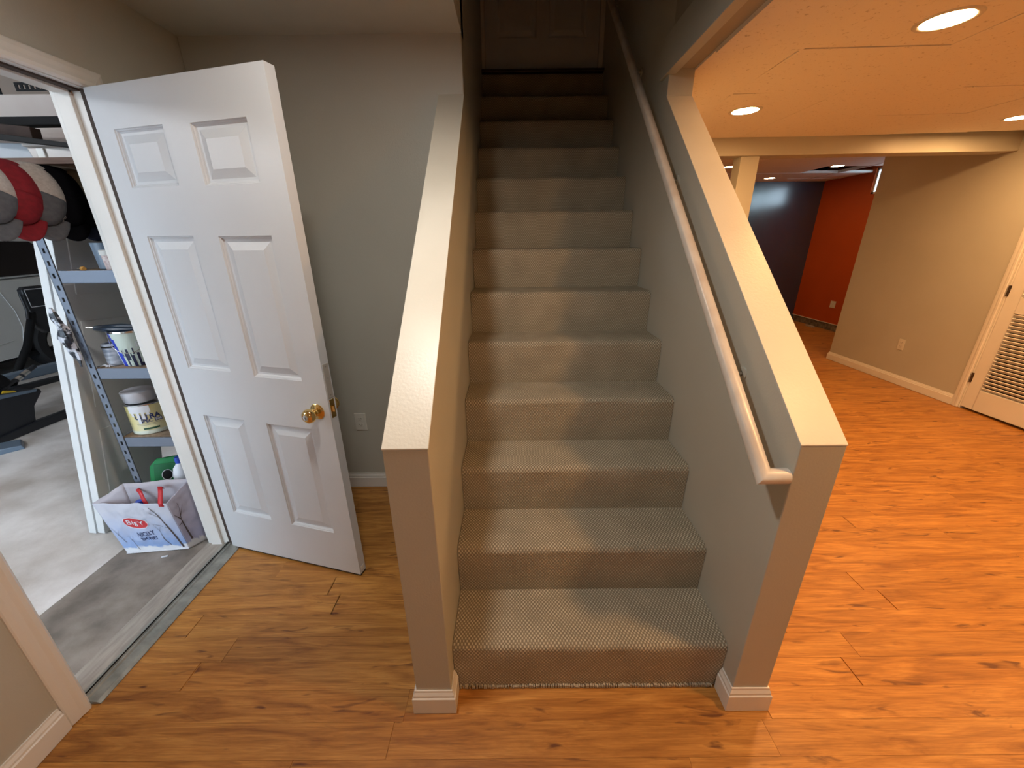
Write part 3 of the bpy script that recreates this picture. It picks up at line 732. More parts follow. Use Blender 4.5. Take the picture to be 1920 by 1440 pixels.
for (x, y), lb in zip([(4.80,6.12),(4.54,7.22),(3.28,6.11)], ['rightmost of the small far ceiling lights, nearest the orange wall','small far ceiling light in front of the blue wall','small far ceiling light beside the post']): lamp(x, y, fz, lb, lm=far_m)
# window in the orange wall
win = empty('window_1', (OX+.05,5.895,2.155)); struct(win, 'small high basement window in the orange wall')
mb = MB(); y0_, y1_, z0_, z1_ = 5.15,6.64,2.155,2.52
mb.box((OX+.02,y0_,z0_),(OX+.08,y0_+.03,z1_)); mb.box((OX+.02,y1_-.03,z0_),(OX+.08,y1_,z1_)); mb.box((OX+.02,y0_,z0_),(OX+.08,y1_,z0_+.03)); mb.box((OX+.02,y0_,z1_-.03),(OX+.08,y1_,z1_)); mb.box((OX+.03,5.88,z0_),(OX+.07,5.91,z1_))
par(mb.build('window_frame', M['trim']), win)
gl = bpy.data.materials.new('window_glass'); gl.use_nodes = True; nt = gl.node_tree; nt.nodes.clear()
g1 = N(nt,'ShaderNodeBsdfTransparent'); g2 = N(nt,'ShaderNodeBsdfGlossy'); g2.inputs['Roughness'].default_value = .03; mxs = N(nt,'ShaderNodeMixShader'); mxs.inputs[0].default_value = .06; om = N(nt,'ShaderNodeOutputMaterial')
nt.links.new(g1.outputs[0], mxs.inputs[1]); nt.links.new(g2.outputs[0], mxs.inputs[2]); nt.links.new(mxs.outputs[0], om.inputs[0])
for a, b in ((5.18,5.88),(5.91,6.61)): par(MB().box((OX+.048,a,z0_+.03),(OX+.052,b,z1_-.03)).build('pane', gl), win)
outlet('wall_outlet', Matrix.Translation((OX,6.76,.44)) @ Matrix.Rotation(-PI/2,4,'Z'), 'double outlet on the orange wall', 2)

# ================================================================ garage
tube_m = newmat('fill_tube_glow', (1,1,1), .4, emit=(.90,.95,1.0), es=44)
tl = empty('added_fill_light', (-3.3,.2,2.455)); tag(tl, 'added fill light shaped as a white tube fixture, unseen in the garage', 'ceiling light')  # unseen tube fixture added to brighten the garage floor
MB().box((-.62,-.06,-.035),(.62,.06,.0)).build('fill_light_body', M['white'], tl, bevel=.004)
MB().tube([(-.60,-.03,-.055),(.60,-.03,-.055)], .016, 12).build('tube', tube_m, tl, smooth=True); MB().tube([(-.60,.03,-.055),(.60,.03,-.055)], .016, 12).build('tube', tube_m, tl, smooth=True)
gf = struct(MB().box((-8.8,-1.6,-.08),(-1.87,6.9,0)).build('garage_floor', M['concrete']), 'pale concrete garage floor')
struct(MB().box((-1.868,-1.6,-.08),(-1.42,6.9,.0)).build('garage_apron', M['apron']), 'darker worn concrete strip outside the door')
struct(MB().box((-8.8,-1.7,2.46),(-1.42,6.9,2.6)).build('garage_ceiling', M['gceil']))
mb = MB(); mb.box((-8.9,-1.7,0),(-8.8,6.9,2.5)); mb.box((-8.8,6.8,0),(-1.42,6.9,2.5)); mb.box((-2.15,-1.7,0),(-1.42,-1.6,2.5)); mb.box((-8.8,-1.7,0),(-5.65,-1.6,2.5)); mb.box((-5.65,-1.7,2.3),(-2.15,-1.6,2.5))
struct(mb.build('garage_wall', M['gwall']))
struct(MB().box((-14,-16,-.12),(-1.42,-1.6,-.03)).build('driveway', M['concrete']))

# two bifold leaves leaning against the shelf
def leaf(x0, label):
    root = empty('bifold_panel', (x0, 1.745, 0)); tag(root, label, 'door panel', 'white bifold door panels leaning by the shelf')
    root.rotation_euler = (-.07, .149, 0)
    H = 1.80; T = .038
    MB().box((0,0,.012),(T,.41,H)).build('slab', M['slab'], root, bevel=.002)
    for z0_, z1_ in ((.15,.62),(.75,1.2),(1.33,1.68)):
        for xx in (T,):
            MB().prism([(.06,z0_),(.35,z0_),(.35,z1_),(.06,z1_)], 0, T-.001, T+.004).build('panel', M['slab'], root, bevel=.003)
    return root
leaf(-2.166, 'outer white bifold leaf leaning towards the metal shelf'); leaf(-2.117, 'inner white bifold leaf leaning against the metal shelf')

# steel shelving unit standing with its narrow end to the doorway
sh = empty('shelving_unit', (-1.6,2.15,0)); tag(sh, 'blue grey slotted steel shelving unit just outside the doorway', 'shelving')
def perforated_post(name, x0, y0_, sx, sy):
    """angle post, front flange 32 mm wide with keyhole slots, real holes"""
    mb = MB(); wf = .034; H = 1.825; p = .0508; hw = .0085
    xa, xb = (x0, x0+wf) if sx > 0 else (x0-wf, x0)
    ya, yb = (y0_, y0_+.002) if sy > 0 else (y0_-.002, y0_)
    cxx = (xa+xb)/2
    mb.box((xa,ya,0),(cxx-hw/2-.001,yb,H)); mb.box((cxx+hw/2+.001,ya,0),(xb,yb,H))
    z = .02
    mb.box((cxx-hw/2-.001,ya,0),(cxx+hw/2+.001,yb,z))
    while z < H-.03:
        mb.box((cxx-hw/2-.001,ya,z+.020),(cxx+hw/2+.001,yb,min(z+p,H))); z += p
    xs_ = (x0, x0+.002) if sx > 0 else (x0-.002, x0)
    yf = (ya, ya+wf) if sy > 0 else (yb-wf, yb)
    mb.box((xs_[0],yf[0],0),(xs_[1],yf[1],H))
    return par(mb.build(name, M['shelf']), sh)
perforated_post('post', -1.765, 1.72, 1, 1); perforated_post('post', -1.428, 1.72, -1, 1); perforated_post('post', -1.765, 2.62, 1, -1); perforated_post('post', -1.428, 2.62, -1, -1)
for z in (.617,.980,1.420):
    mb = MB()
    for ya, s in ((1.7225,1),(2.6175,-1)):
        mb.prism([(ya,z+.002),(ya+.004*s,z+.002),(ya+.004*s,z-.012),(ya+.012*s,z-.018),(ya+.012*s,z-.045),(ya+.004*s,z-.052),(ya,z-.048)], 0, -1.728, -1.465)
    mb.box((-1.762,1.757,z-.045),(-1.752,2.585,z+.002)); mb.box((-1.441,1.757,z-.045),(-1.431,2.585,z+.002))
    par(mb.build('shelf_beam', M['shelf'], bevel=.001), sh)
    par(MB().box((-1.750,1.736,z-.014),(-1.443,2.604,z)).build('shelf_board', M['particle']), sh)

# on the top shelf
def can(name, x, y, z, prof, mats, mis, label, cat, n=28, tilt=0):
    o = MB().lathe(prof, n, mis=mis).build(name, mats, smooth=True); o.location = (x, y, z); tag(o, label, cat); return o
M['cupblue'] = newmat('slate_blue_cup', (.16,.22,.30), .35)
o = can('storage_cup', -1.590, 1.835, 1.422, [(0,0),(.044,0),(.048,.004),(.052,.10),(.053,.112),(.050,.112),(.046,.01),(0,.01)], [M['cupblue']], None, 'slate blue cup on the top steel shelf', 'cup')
t = empty('pill_bottle', (-1.522,1.772,1.422)); tag(t, 'small white tub with printed label beside the slate blue cup', 'tub')
MB().lathe([(0,0),(.028,0),(.030,.003),(.033,.058),(.031,.062),(0,.062)], 24).build('tub_body', noisy('speckled_label', (.50,.36,.36), (.74,.66,.64), 90, .5), t, smooth=True)
MB().lathe([(0,.060),(.0335,.060),(.036,.064),(.036,.080),(.033,.083),(0,.083)], 24).build('lid', M['white'], t, smooth=True)
t = empty('screwdriver', (-1.66,1.765,1.428)); t.rotation_euler = (0,0,2.6); tag(t, 'small screwdriver with an orange round handle on the top shelf', 'screwdriver')
MB().lathe([(0,-.02),(.007,-.02),(.010,-.012),(.009,.006),(.006,.014),(.003,.016),(0,.016)], 12, T=Matrix.Rotation(PI/2,4,'Y')).build('handle', newmat('amber', (.55,.28,.06), .4), t, smooth=True)
MB().tube([(.012,0,0),(.075,0,0)], .0018, 8).build('shaft', M['metal'], t)
o = MB().lathe([(0,0),(.021,0),(.023,.006),(.016,.013),(0,.015)], 16).build('yellow_knob', M['yellow']); o.location = (-1.64,1.87,1.422); tag(o, 'small yellow cap lying under the hanging hats', 'cap')

# middle shelf: paint pail, jar, bar clamp
BZ = .982
pail = empty('paint_pail', (-1.600,1.822,BZ)); tag(pail, 'blue and white paint pail with pale drips on the middle shelf', 'paint can')
PH = .165; pr = lambda h: .066+.020*h/PH
M['pailw'] = newmat('pale_green_white', (.60,.70,.64), .4); M['pailb'] = newmat('bright_blue_print', (.02,.05,.50), .4); M['pailn'] = newmat('navy_print', (.012,.016,.06), .4)
mb = MB(); K = 48; rows = 10
for i in range(K):
    for j in range(rows):
        h0, h1 = PH*j/rows, PH*(j+1)/rows; t0, t1 = 2*PI*i/K, 2*PI*(i+1)/K
        deg = math.degrees((t0+t1)/2) % 360; hm = (j+.5)/rows
        # camera side is about 225..330 degrees (towards -Y,+X)
        edge_l = 262-18*hm*hm; edge_r = 318+10*hm
        if deg < edge_l and deg > edge_l-22: mi = 1
        elif deg >= edge_r or deg < 100: mi = 2
        elif edge_l <= deg < edge_r: mi = 0 if hm > .35 or int(deg/6) % 3 else 2
        else: mi = 3
        mb.face([(pr(h)*math.cos(t), pr(h)*math.sin(t), h) for t, h in ((t0,h0),(t1,h0),(t1,h1),(t0,h1))], mi)
mb.face([(pr(0)*math.cos(2*PI*i/K), pr(0)*math.sin(2*PI*i/K), 0) for i in range(K)], 2)
mb.build('pail_body', [M['pailw'],M['pailb'],M['pailn'],M['snow']], pail, smooth=True)
MB().lathe([(.084,PH-.006),(.089,PH-.004),(.089,PH+.004),(.083,PH+.004),(.082,PH-.03),(0,PH-.03)], 36).build('rim', M['chrome'], pail, smooth=True)
hp = [(.089*math.cos(a), .089*math.sin(a), PH-.012-.085*math.sin((a-math.radians(215))/math.radians(150)*PI)) for a in [math.radians(215+150*i/16) for i in range(17)]]
MB().tube(hp, .0014, 6).build('bail_handle', M['chrome'], pail)
def on_pail(cdeg, zc_):
    def f(x, y):
        h = zc_+y; a = math.radians(cdeg)+x/.08; R = pr(h)+.0012; return Vector((R*math.cos(a), R*math.sin(a), h))
    return f
text_obj('lettering', 'Flair', .036, on_pail(334,.105), M['snow'], pail)
text_obj('lettering', 'interior paint', .010, on_pail(336,.075), M['snow'], pail)
for dg, w_, z0_, z1_, mm in ((270,.006,.0,.09,'pailw'),(282,.012,.03,.085,'pailn'),(296,.010,.0,.055,'pailn'),(288,.005,.0,.10,'pailw'),(300,.006,.06,.09,'pailn'),(268,.010,.05,.082,'pailn')):
    f = on_pail(dg, 0); mb = MB(); mb.face([f(-w_/2,z0_),f(w_/2,z0_),f(w_*.4,z1_),f(-w_*.4,z1_)]); mb.build('drip', M[mm], pail)
jar = empty('paint_jar', (-1.700,1.800,BZ)); tag(jar, 'small striped tin half hidden behind the paint pail', 'tin')
MB().lathe([(0,0),(.036,0),(.0365,.10),(.034,.104),(.030,.104),(.030,.09),(0,.09)], 28, mi=0).build('tin_body', noisy('tin_label', (.60,.64,.72), (.20,.24,.32), 14, .4, stretch=(1,1,5)), jar, smooth=True)
MB().lathe([(.0368,.086),(.0372,.086),(.0372,.094),(.0368,.094)], 28).build('dark_band', M['dark'], jar)
cl = empty('scissors_clamp', (-1.66,1.80,BZ+PH+.010)); tag(cl, 'navy handled tool lying across the paint pail', 'tool')
mb = MB()
for s in (-1,1):
    pts = [(-.09+.02*i, .018*s*math.sin(PI*i/11)+.0, .004*s) for i in range(12)]
    mb.tube(pts, [.007+.006*math.sin(PI*i/11) for i in range(12)], 8)
par_ = mb.build('grip', newmat('navy_rubber', (.012,.03,.06), .45), cl, smooth=True)
MB().tube([(-.125,.0,.004),(-.09,0,.004)], .004, 8).build('jaw', M['chrome'], cl, smooth=True)
MB().tube([(.10,.006,.004),(.18,.012,.006)], .003, 8).build('jaw', M['chrome'], cl, smooth=True)
for q, (x, y) in enumerate(((-1.715,1.752),(-1.69,1.75))):
    mb = MB(); rr_ = random.Random(q+2)
    for _ in range(4):
        a = rr_.uniform(0,PI); L = .022
        mb.tube([(-L*math.cos(a),-L*math.sin(a)*.4,.002),(0,0,.006+.002*_),(L*math.cos(a),L*math.sin(a)*.4,.002)], .0014, 6)
    o = mb.build('wire_clip', M['snow']); o.location = (x,y,BZ); tag(o, ['white twist of wire at the left end of the middle shelf','white twist of wire in front of the striped tin'][q], 'wire', 'white wire twists on the middle shelf')

# lower shelf: ultra spec can with white tub on top, spray can, boxes
LZ = .619
uc = empty('paint_can', (-1.668,1.838,LZ)); tag(uc, 'pale yellow labelled paint can with white drips on the lower shelf', 'paint can')
CR = .088; CH = .158
M['ylabel'] = bag_mat('yellow_label', (.60,.62,.62), (.72,.62,.22), (.60,.64,.50)) if False else noisy('yellow_label', (.70,.60,.22), (.74,.70,.46), 9, .4, lo=.3, hi=.7)
mb = MB(); mb.lathe([(0,0),(CR-.003,0),(CR,.003),(CR,.018),(CR-.0015,.020),(CR-.0015,CH-.006),(CR+.002,CH-.003),(CR+.002,CH),(CR-.008,CH+.001),(CR-.010,CH-.008),(0,CH-.008)], 40, mis=[0,0,0,0,1,2,2,2,2,2]).build('can_body', [newmat('cream_label_foot', (.66,.70,.60), .4), M['ylabel'], M['chrome']], uc, smooth=True)
def on_can(cdeg, zc_, R=CR+.0003):
    def f(x, y):
        a = math.radians(cdeg)+x/R; return Vector((R*math.cos(a), R*math.sin(a), zc_+y))
    return f
VD = 303
text_obj('lettering', 'ULTRA', .034, on_can(VD,.095), M['navyink'], uc, offset=.0012)
text_obj('lettering', 'SPEC', .023, on_can(VD-4,.073), M['navyink'], uc, offset=.0008)
def strip_on(cdeg, x0, x1, z0_, z1_, mat_, nm, R=CR+.0004, n=8):
    mb = MB(); f = on_can(cdeg, 0, R)
    for i in range(n):
        a, b = x0+(x1-x0)*i/n, x0+(x1-x0)*(i+1)/n
        mb.face([f(a,z0_),f(b,z0_),f(b,z1_),f(a,z1_)])
    mb.build(nm, mat_, uc, smooth=True)
strip_on(VD, .026, .056, .066, .082, M['navyink'], 'number_box'); text_obj('lettering', '500', .017, on_can(VD+math.degrees(.041/CR),.0742,CR+.0008), M['snow'], uc, offset=.0004)
strip_on(VD, -.05, .045, .058, .0592, M['navyink'], 'rule_line'); strip_on(VD, -.05, .03, .051, .052, M['navyink'], 'rule_line'); strip_on(VD, -.028, .036, .027, .036, newmat('green_band', (.02,.09,.05), .5), 'green_band')
strip_on(VD, -.07, .02, .118, CH-.004, M['snow'], 'paint_drip', R=CR+.0008)
for x, z in ((-.055,.10),(-.032,.06),(-.012,.085),(.008,.105)): strip_on(VD, x-.006, x+.006, z, .119, M['snow'], 'paint_drip', R=CR+.0008, n=2)
ft = tag(MB().lathe([(0,0),(.058,0),(.061,.004),(.066,.048),(.0655,.055),(.060,.058),(0,.058)], 36).build('plastic_tub', newmat('lilac_white_plastic', (.62,.62,.68), .35), smooth=True), 'white round plastic tub sitting on the yellow paint can', 'tub'); ft.location = (-1.690,1.830,LZ+CH+.002)
sp_ = empty('spray_can', (-1.560,1.905,LZ)); tag(sp_, 'small silver spray can beside the yellow paint can', 'spray can')
MB().lathe([(0,0),(.028,0),(.029,.003),(.029,.115),(.020,.126),(.012,.130),(0,.130)], 24).build('can_body', noisy('silver_print', (.30,.31,.34), (.52,.53,.57), 30, .35, metal=.5), sp_, smooth=True)
MB().lathe([(0,.130),(.009,.130),(.009,.144),(.006,.148),(0,.148)], 14).build('nozzle', M['chrome'], sp_, smooth=True)
o = MB().box((-.045,-.05,0),(.045,.05,.30)).build('carton', M['cardboard'], bevel=.002); o.location = (-1.70,2.10,LZ); tag(o, 'tan cardboard box behind the yellow paint can', 'box')
o = MB().box((-.07,-.05,0),(.07,.05,.28)).build('carton', noisy('dark_carton', (.05,.025,.015), (.08,.04,.025), 8, .8), bevel=.002); o.location = (-1.54,2.14,LZ); tag(o, 'dark brown box at the back of the lower shelf', 'box')

# overhead rack with hats
rk = empty('overhead_rack', (-2.0,2.1,1.84)); tag(rk, 'brown wooden overhead rack hung on black slotted angles', 'rack')
par(MB().box((-2.75,1.74,1.828),(-1.43,1.775,1.850)).build('front_rail', noisy('brown_stick', (.12,.07,.05), (.17,.10,.07), 12, .7, stretch=(1,10,10))), rk)
par(MB().box((-2.75,1.775,1.832),(-1.43,2.55,1.848)).build('deck_board', M['particle']), rk)
mb = MB()
for x in (-2.55,):
    par(MB().box((x,1.80,1.848),(x+.03,1.803,2.46)).build('hanger', M['black']), rk); par(MB().box((x,2.5,1.848),(x+.03,2.503,2.46)).build('hanger', M['black']), rk)
mb = MB(); z0_ = 2.118; xa = -1.80
mb.box((xa,1.90,z0_),(-1.43,1.903,z0_+.007)); mb.box((xa,1.90,z0_+.022),(-1.43,1.903,z0_+.030))
x = xa
while x < -1.44:
    mb.box((x,1.90,z0_+.007),(x+.012,1.903,z0_+.022)); x += .021
mb.box((-1.46,1.90,z0_+.02),(-1.43,1.903,2.46))
tag(mb.build('slotted_angle', M['black']), 'short black slotted angle just inside the top of the doorway', 'bracket')
tag(MB().box((-2.7,1.98,2.020),(-1.44,2.03,2.052)).build('black_beam', M['black'], bevel=.002), 'straight black steel beam across the top of the doorway view', 'beam')
o = MB().box((-.32,-.02,-.026),(.32,.02,.026)).build('brown_board', noisy('brown_board', (.035,.018,.014), (.055,.03,.022), 10, .8), bevel=.002); o.location = (-2.06,1.86,1.985); o.rotation_euler = (0,.10,0); tag(o, 'dark brown board stacked on the rack above the hats', 'board')
o = MB().prism([(-.60,-.019),(.60,-.007),(.60,.007),(-.60,.019)], 1, -.015, .015).build('grey_bar', newmat('grey_paint', (.022,.022,.023), .7, spec=.2), bevel=.002); o.location = (-2.05,1.795,1.961); o.rotation_euler = (0,.12,0); tag(o, 'long dark grey bar sloping above the hats', 'bar')
fb = tag(MB().box((-2.35,2.20,1.849),(-1.60,2.23,2.20)).build('foam_board', noisy('off_white_board', (.66,.56,.52), (.72,.64,.60), 3, .8), bevel=.004), 'off white board with pencil marks standing on the rack', 'board')
rr_ = random.Random(4)
for i in range(6):
    x = -1.92+i*.02
    MB().tube([(x,2.198,2.05+rr_.uniform(0,.01)),(x+.006,2.198,2.09+rr_.uniform(-.01,.01)),(x+.016,2.198,2.07)], .0012, 4).build('pencil_mark', M['plastic_dark'], fb)
o = MB().box((-1.80,2.05,1.849),(-1.45,2.16,2.06)).build('carton', M['cardboard'], bevel=.002); tag(o, 'tan cardboard box on the rack behind the cloudy bin', 'box')
o = MB().prism([(-2.5,1.850),(-1.795,1.850),(-1.81,1.930),(-2.5,1.950)], 1, 1.885, 2.0).build('white_box', newmat('cool_white', (.62,.66,.72), .5), bevel=.004); tag(o, 'low white box on the rack above the red hat', 'box')
bn = empty('storage_bin', (-1.60,1.92,1.850)); tag(bn, 'cloudy plastic storage bin with a lid above the tan hat', 'bin')
MB().prism([(-.16,0),(.165,0),(.165,.055),(-.175,.055)], 1, -.09, .11).build('bin_body', M['clearbin'], bn, bevel=.006)
MB().box((-.180,-.10,.055),(.168,.12,.070)).build('lid', M['clearbin'], bn, bevel=.005); MB().box((-.13,-.097,.004),(-.10,-.088,.05)).build('clip', M['white'], bn, bevel=.002)

# baseball caps
def ball_cap(x, y, z, front, back, brim, label, patch=None, s=1.0):
    root = empty('baseball_cap'); tag(root, label, 'hat', 'baseball caps hanging from the rack')
    Z = Vector((.85,-.45,0)); Y = Vector((.10,-.10,-1)).normalized(); Z = (Z-Y*Z.dot(Y)).normalized(); X = Y.cross(Z)
    T = Matrix.Identity(4)
    for i in range(3): T[i][0] = X[i]; T[i][1] = Y[i]; T[i][2] = Z[i]
    T.translation = Vector((x,y,z)); root.matrix_world = T
    a, b, c_ = .076*s, .116*s, .066*s; nu, nv = 24, 9
    def P(i, j):
        th = 2*PI*i/nu; ph = PI/2*j/nv; sq = math.cos(ph)**.8
        yy = b*sq*math.sin(th); zz = c_*math.sin(ph)**.85*(1.0 if yy > 0 else .96)
        return (a*sq*math.cos(th), yy, zz)
    mf, mbk = MB(), MB()
    for i in range(nu):
        th = 2*PI*(i+.5)/nu
        dst = mf if math.sin(th) > .25 else mbk
        for j in range(nv):
            if dst is mbk and math.sin(th) < -.93 and j < 2: continue        # opening above the strap
            dst.face([P(i,j),P(i+1,j),P(i+1,j+1),P(i,j+1)])
    def solid(m_, nm, mat_):
        o = m_.build(nm, mat_, root, smooth=True); sd = o.modifiers.new('thickness','SOLIDIFY'); sd.thickness = .0022; return o
    solid(mf, 'front_panel', front); solid(mbk, 'back_panel', back)
    # brim: crescent, curved down at the sides
    br = MB(); nb = 14; nr = 5
    def Q(i, j):
        t = -1.15+2.3*i/nb; r0 = Vector((a*math.sin(t)*1.0, b*math.cos(t)*.98)); ext = .064*s*math.cos(t*1.2)**.6 if abs(t*1.2) < PI/2 else 0
        p = Vector((r0.x*(1+.04*j/nr), r0.y+ext*j/nr)); return (p.x, p.y, -.002-.030*(p.x/a)**2*(j/nr+.1)+.022*(j/nr)**.8)
    for i in range(nb):
        for j in range(nr): br.face([Q(i,j),Q(i+1,j),Q(i+1,j+1),Q(i,j+1)])
    solid(br, 'brim', brim)
    st_ = MB(); st_.tube([(.05*s*math.cos(PI+PI*i/10)*1.0, -b*.80+.02*math.sin(PI+PI*i/10), .004) for i in range(11)], .004, 6); st_.build('strap', back, root)
    if patch:
        pt = MB(); 
        for (u0,u1,v0,v1) in ((.0,.03,.0,.004),(.0,.03,.026,.03),(.0,.004,.0,.03),(.026,.03,.0,.03),(.009,.021,.007,.0095),(.009,.021,.0135,.016),(.009,.021,.020,.0225),(.009,.0115,.007,.0225)):
            def S(u, v):
                th = 2.35-u*7; ph = .22+v*8; return (a*1.04*math.cos(ph)**.8*math.cos(th), b*1.04*math.cos(ph)**.8*math.sin(th), c_*1.03*math.sin(ph)**.85)
            pt.face([S(u0,v0),S(u1,v0),S(u1,v1),S(u0,v1)])
        pt.build('patch', M['meshcloth'], root)
    return root
M['stitch'] = newmat('faint_stitch', (.3,.3,.28), .8)
CAPS = (('greycloth','meshcloth','greycloth','grey and white cap leftmost, cut by the picture edge',0),
    ('redcloth','redcloth','redcloth','red cap with a rounded red brim',0),
    ('greycloth','meshcloth','greycloth','grey trucker cap with white mesh and a square patch',1),
    ('blackcloth','blackcloth','blackcloth','black cap right behind the grey trucker cap',0),
    ('blackcloth','tancloth','navy','tan backed cap with a navy brim',0),
    ('blackcloth','blackcloth','greencloth','black cap with a dark green brim',0),
    ('blackcloth','blackcloth','blackcloth','black cap closest to the door frame',0))
for i, (fr1, bk1, bm1, lb, pa) in enumerate(CAPS):
    ball_cap(-1.665+.006*i, 1.535+.078*i, 1.713, M[fr1], M[bk1], M[bm1], lb, pa)

# shopping bag
bag = empty('shopping_bag', (-1.66,1.66,0)); tag(bag, 'pale printed grocery bag with red handles on the garage floor', 'bag')
F00, F10, F01, F11 = Vector((-1.813,1.600,.003)), Vector((-1.513,1.632,.003)), Vector((-1.963,1.662,.272)), Vector((-1.534,1.620,.300))
B00, B10, B01, B11 = Vector((-1.800,1.700,.003)), Vector((-1.468,1.705,.003)), Vector((-1.806,1.702,.365)), Vector((-1.452,1.704,.392))
def bil(a, b, c_, d, u, v): return (a*(1-u)+b*u)*(1-v)+(c_*(1-u)+d*u)*v
def crk(P, amp, sd):
    n_ = noise.noise_vector(P*14+Vector((sd,0,0)))+noise.noise_vector(P*34+Vector((0,sd,0)))*.5; return n_*amp*.8
def bag_face(a, b, c_, d, nu, nv, mat_, nm, sd, nrm):
    mb = MB()
    def S(u, v):
        P = bil(a, b, c_, d, u, v); e = min(u,1-u,v,.5)*4; e = min(e, 1)
        P = P+crk(P, .010*e, sd)
        P.z = max(P.z, .002)
        return P
    for i in range(nu):
        for j in range(nv):
            u0,u1,v0,v1 = i/nu,(i+1)/nu,j/nv,(j+1)/nv
            mb.face([S(u0,v0),S(u1,v0),S(u1,v1),S(u0,v1)], 0, [(u0,v0),(u1,v0),(u1,v1),(u0,v1)])
    o = mb.build(nm, [mat_], None, smooth=True); par(o, bag)
    s_ = o.modifiers.new('thickness','SOLIDIFY'); s_.thickness = .0015
    return S
nF = (F10-F00).cross(F01-F00).normalized()
SF = bag_face(F00,F10,F01,F11,64,48,M['bag_front'],'front_panel',1,nF)
SR = bag_face(F10,B10,F11,B11,30,40,M['bag_side'],'side_panel',2,None)
bag_face(B00,F00,B01,F01,8,12,M['bag_in'],'side_panel',3,None)
bag_face(B10,B00,B11,B01,16,12,M['bag_in'],'back_panel',4,None)
par(MB().prism([tuple(F00[:2]),tuple(F10[:2]),tuple(B10[:2]),tuple(B00[:2])], 2, .002, .005).build('base_panel', M['bag_in']), bag)
hem = MB(); hem.tube([SF(i/12,0)+nF*.004+Vector((0,0,.004)) for i in range(13)], .004, 5); par(hem.build('hem', M['snow'], smooth=True), bag)
FWm = (F10-F00).length*1.2; FH = .285
def on_bag(uc_, vc_, rot=0, lift=.0030):
    cs, sn = math.cos(rot), math.sin(rot)
    def f(x, y):
        X_ = x*cs-y*sn; Y_ = x*sn+y*cs
        u, v = uc_+X_/FWm, vc_+Y_/FH; P = bil(F00,F10,F01,F11,u,v); e = min(1, min(u,1-u,v,.5)*4); return P+crk(P,.010*e,1)-nF*0+Vector((nF.x,nF.y,nF.z))*lift
    return f
if nF.y > 0: nF = -nF
f = on_bag(.42,.60,-.04)
mb = MB(); K = 28
def ell(rx, ry, fn, lift_=0):
    return [fn(rx*math.cos(2*PI*q/K), ry*math.sin(2*PI*q/K)) for q in range(K)]
fw = on_bag(.42,.60,-.12,.0045)
for rx, ry, ff, mt, nm in ((.060,.035,on_bag(.42,.60,-.15,.0034),'snow','logo_border'),(.056,.031,on_bag(.42,.60,-.15,.0040),'red','logo_oval')):
    mb = MB(); cpt = ff(0,0); rings_ = [[ff(rx*s_*math.cos(2*PI*q/K), ry*s_*math.sin(2*PI*q/K)) for q in range(K)] for s_ in (.33,.66,1)]
    for q in range(K): mb.face([cpt, rings_[0][q], rings_[0][(q+1)%K]])
    for k_ in range(2):
        for q in range(K): mb.face([rings_[k_][q], rings_[k_+1][q], rings_[k_+1][(q+1)%K], rings_[k_][(q+1)%K]])
    par(mb.build(nm, M[mt], None, smooth=True), bag)
def bag_text(s_, size, ff, mt, off):
    o = text_obj('lettering', s_, size, ff, mt, None, offset=off); par(o, bag)
bag_text('Big Y', .038, on_bag(.42,.60,-.12,.0046), M['snow'], .0005)
bag_text('NICELY', .027, on_bag(.485,.385,.10,.0028), M['navyink'], .0006)
bag_text('DONE!', .027, on_bag(.50,.285,.08,.0028), M['navyink'], .0006)
def branch(pts, w0, w1, mapper):
    mb = MB(); n_ = len(pts)
    for i in range(n_-1):
        a = Vector(pts[i]); b = Vector(pts[i+1]); d = (b-a).normalized(); nn = Vector((-d.y,d.x)); wa = w0+(w1-w0)*i/(n_-1); wb = w0+(w1-w0)*(i+1)/(n_-1)
        mb.face([mapper(*(a-nn*wa)),mapper(*(a+nn*wa)),mapper(*(b+nn*wb)),mapper(*(b-nn*wb))])
    return mb
fm = on_bag(0,0,0,.0034)
fx = lambda u, v: fm(u*FWm, v*FH)
nR = (B10-F10).cross(F11-F10).normalized()
if nR.x < 0: nR = -nR
def gx(u, v):
    P = bil(F10,B10,F11,B11,u,v); e = min(1, min(u,1-u,v,.5)*4); return P+crk(P,.010*e,2)+nR*.0036
trees = [(fx,[(.93,.05),(.90,.30),(.86,.55),(.80,.75),(.74,.92)],.014,.003),(fx,[(.88,.48),(.74,.55),(.64,.57)],.004,.0015),(fx,[(.83,.68),(.72,.80),(.66,.90)],.003,.001),(fx,[(.75,.10),(.70,.25),(.69,.42),(.66,.55)],.005,.0015),(fx,[(.69,.42),(.75,.52)],.002,.001),
         (gx,[(.30,.14),(.24,.38),(.20,.58)],.040,.014),(gx,[(.20,.58),(-.0+.05,.72)],.014,.004),(gx,[(.20,.58),(.30,.75),(.32,.85)],.012,.004),(gx,[(.22,.62),(.48,.76)],.010,.003),(gx,[(.22,.52),(.04,.50)],.010,.004),
         (fx,[(.24,.06),(.23,.28),(.21,.36)],.0035,.001),(fx,[(.23,.22),(.18,.34)],.002,.001),(fx,[(.23,.24),(.28,.34)],.002,.001),(fx,[(.10,.22),(.06,.40),(.03,.50)],.0035,.001),(fx,[(.07,.36),(.12,.46)],.002,.001)]
for mp_, pts, w0, w1 in trees: par(branch(pts, w0, w1, mp_).build('tree_print', M['bark'], None), bag)
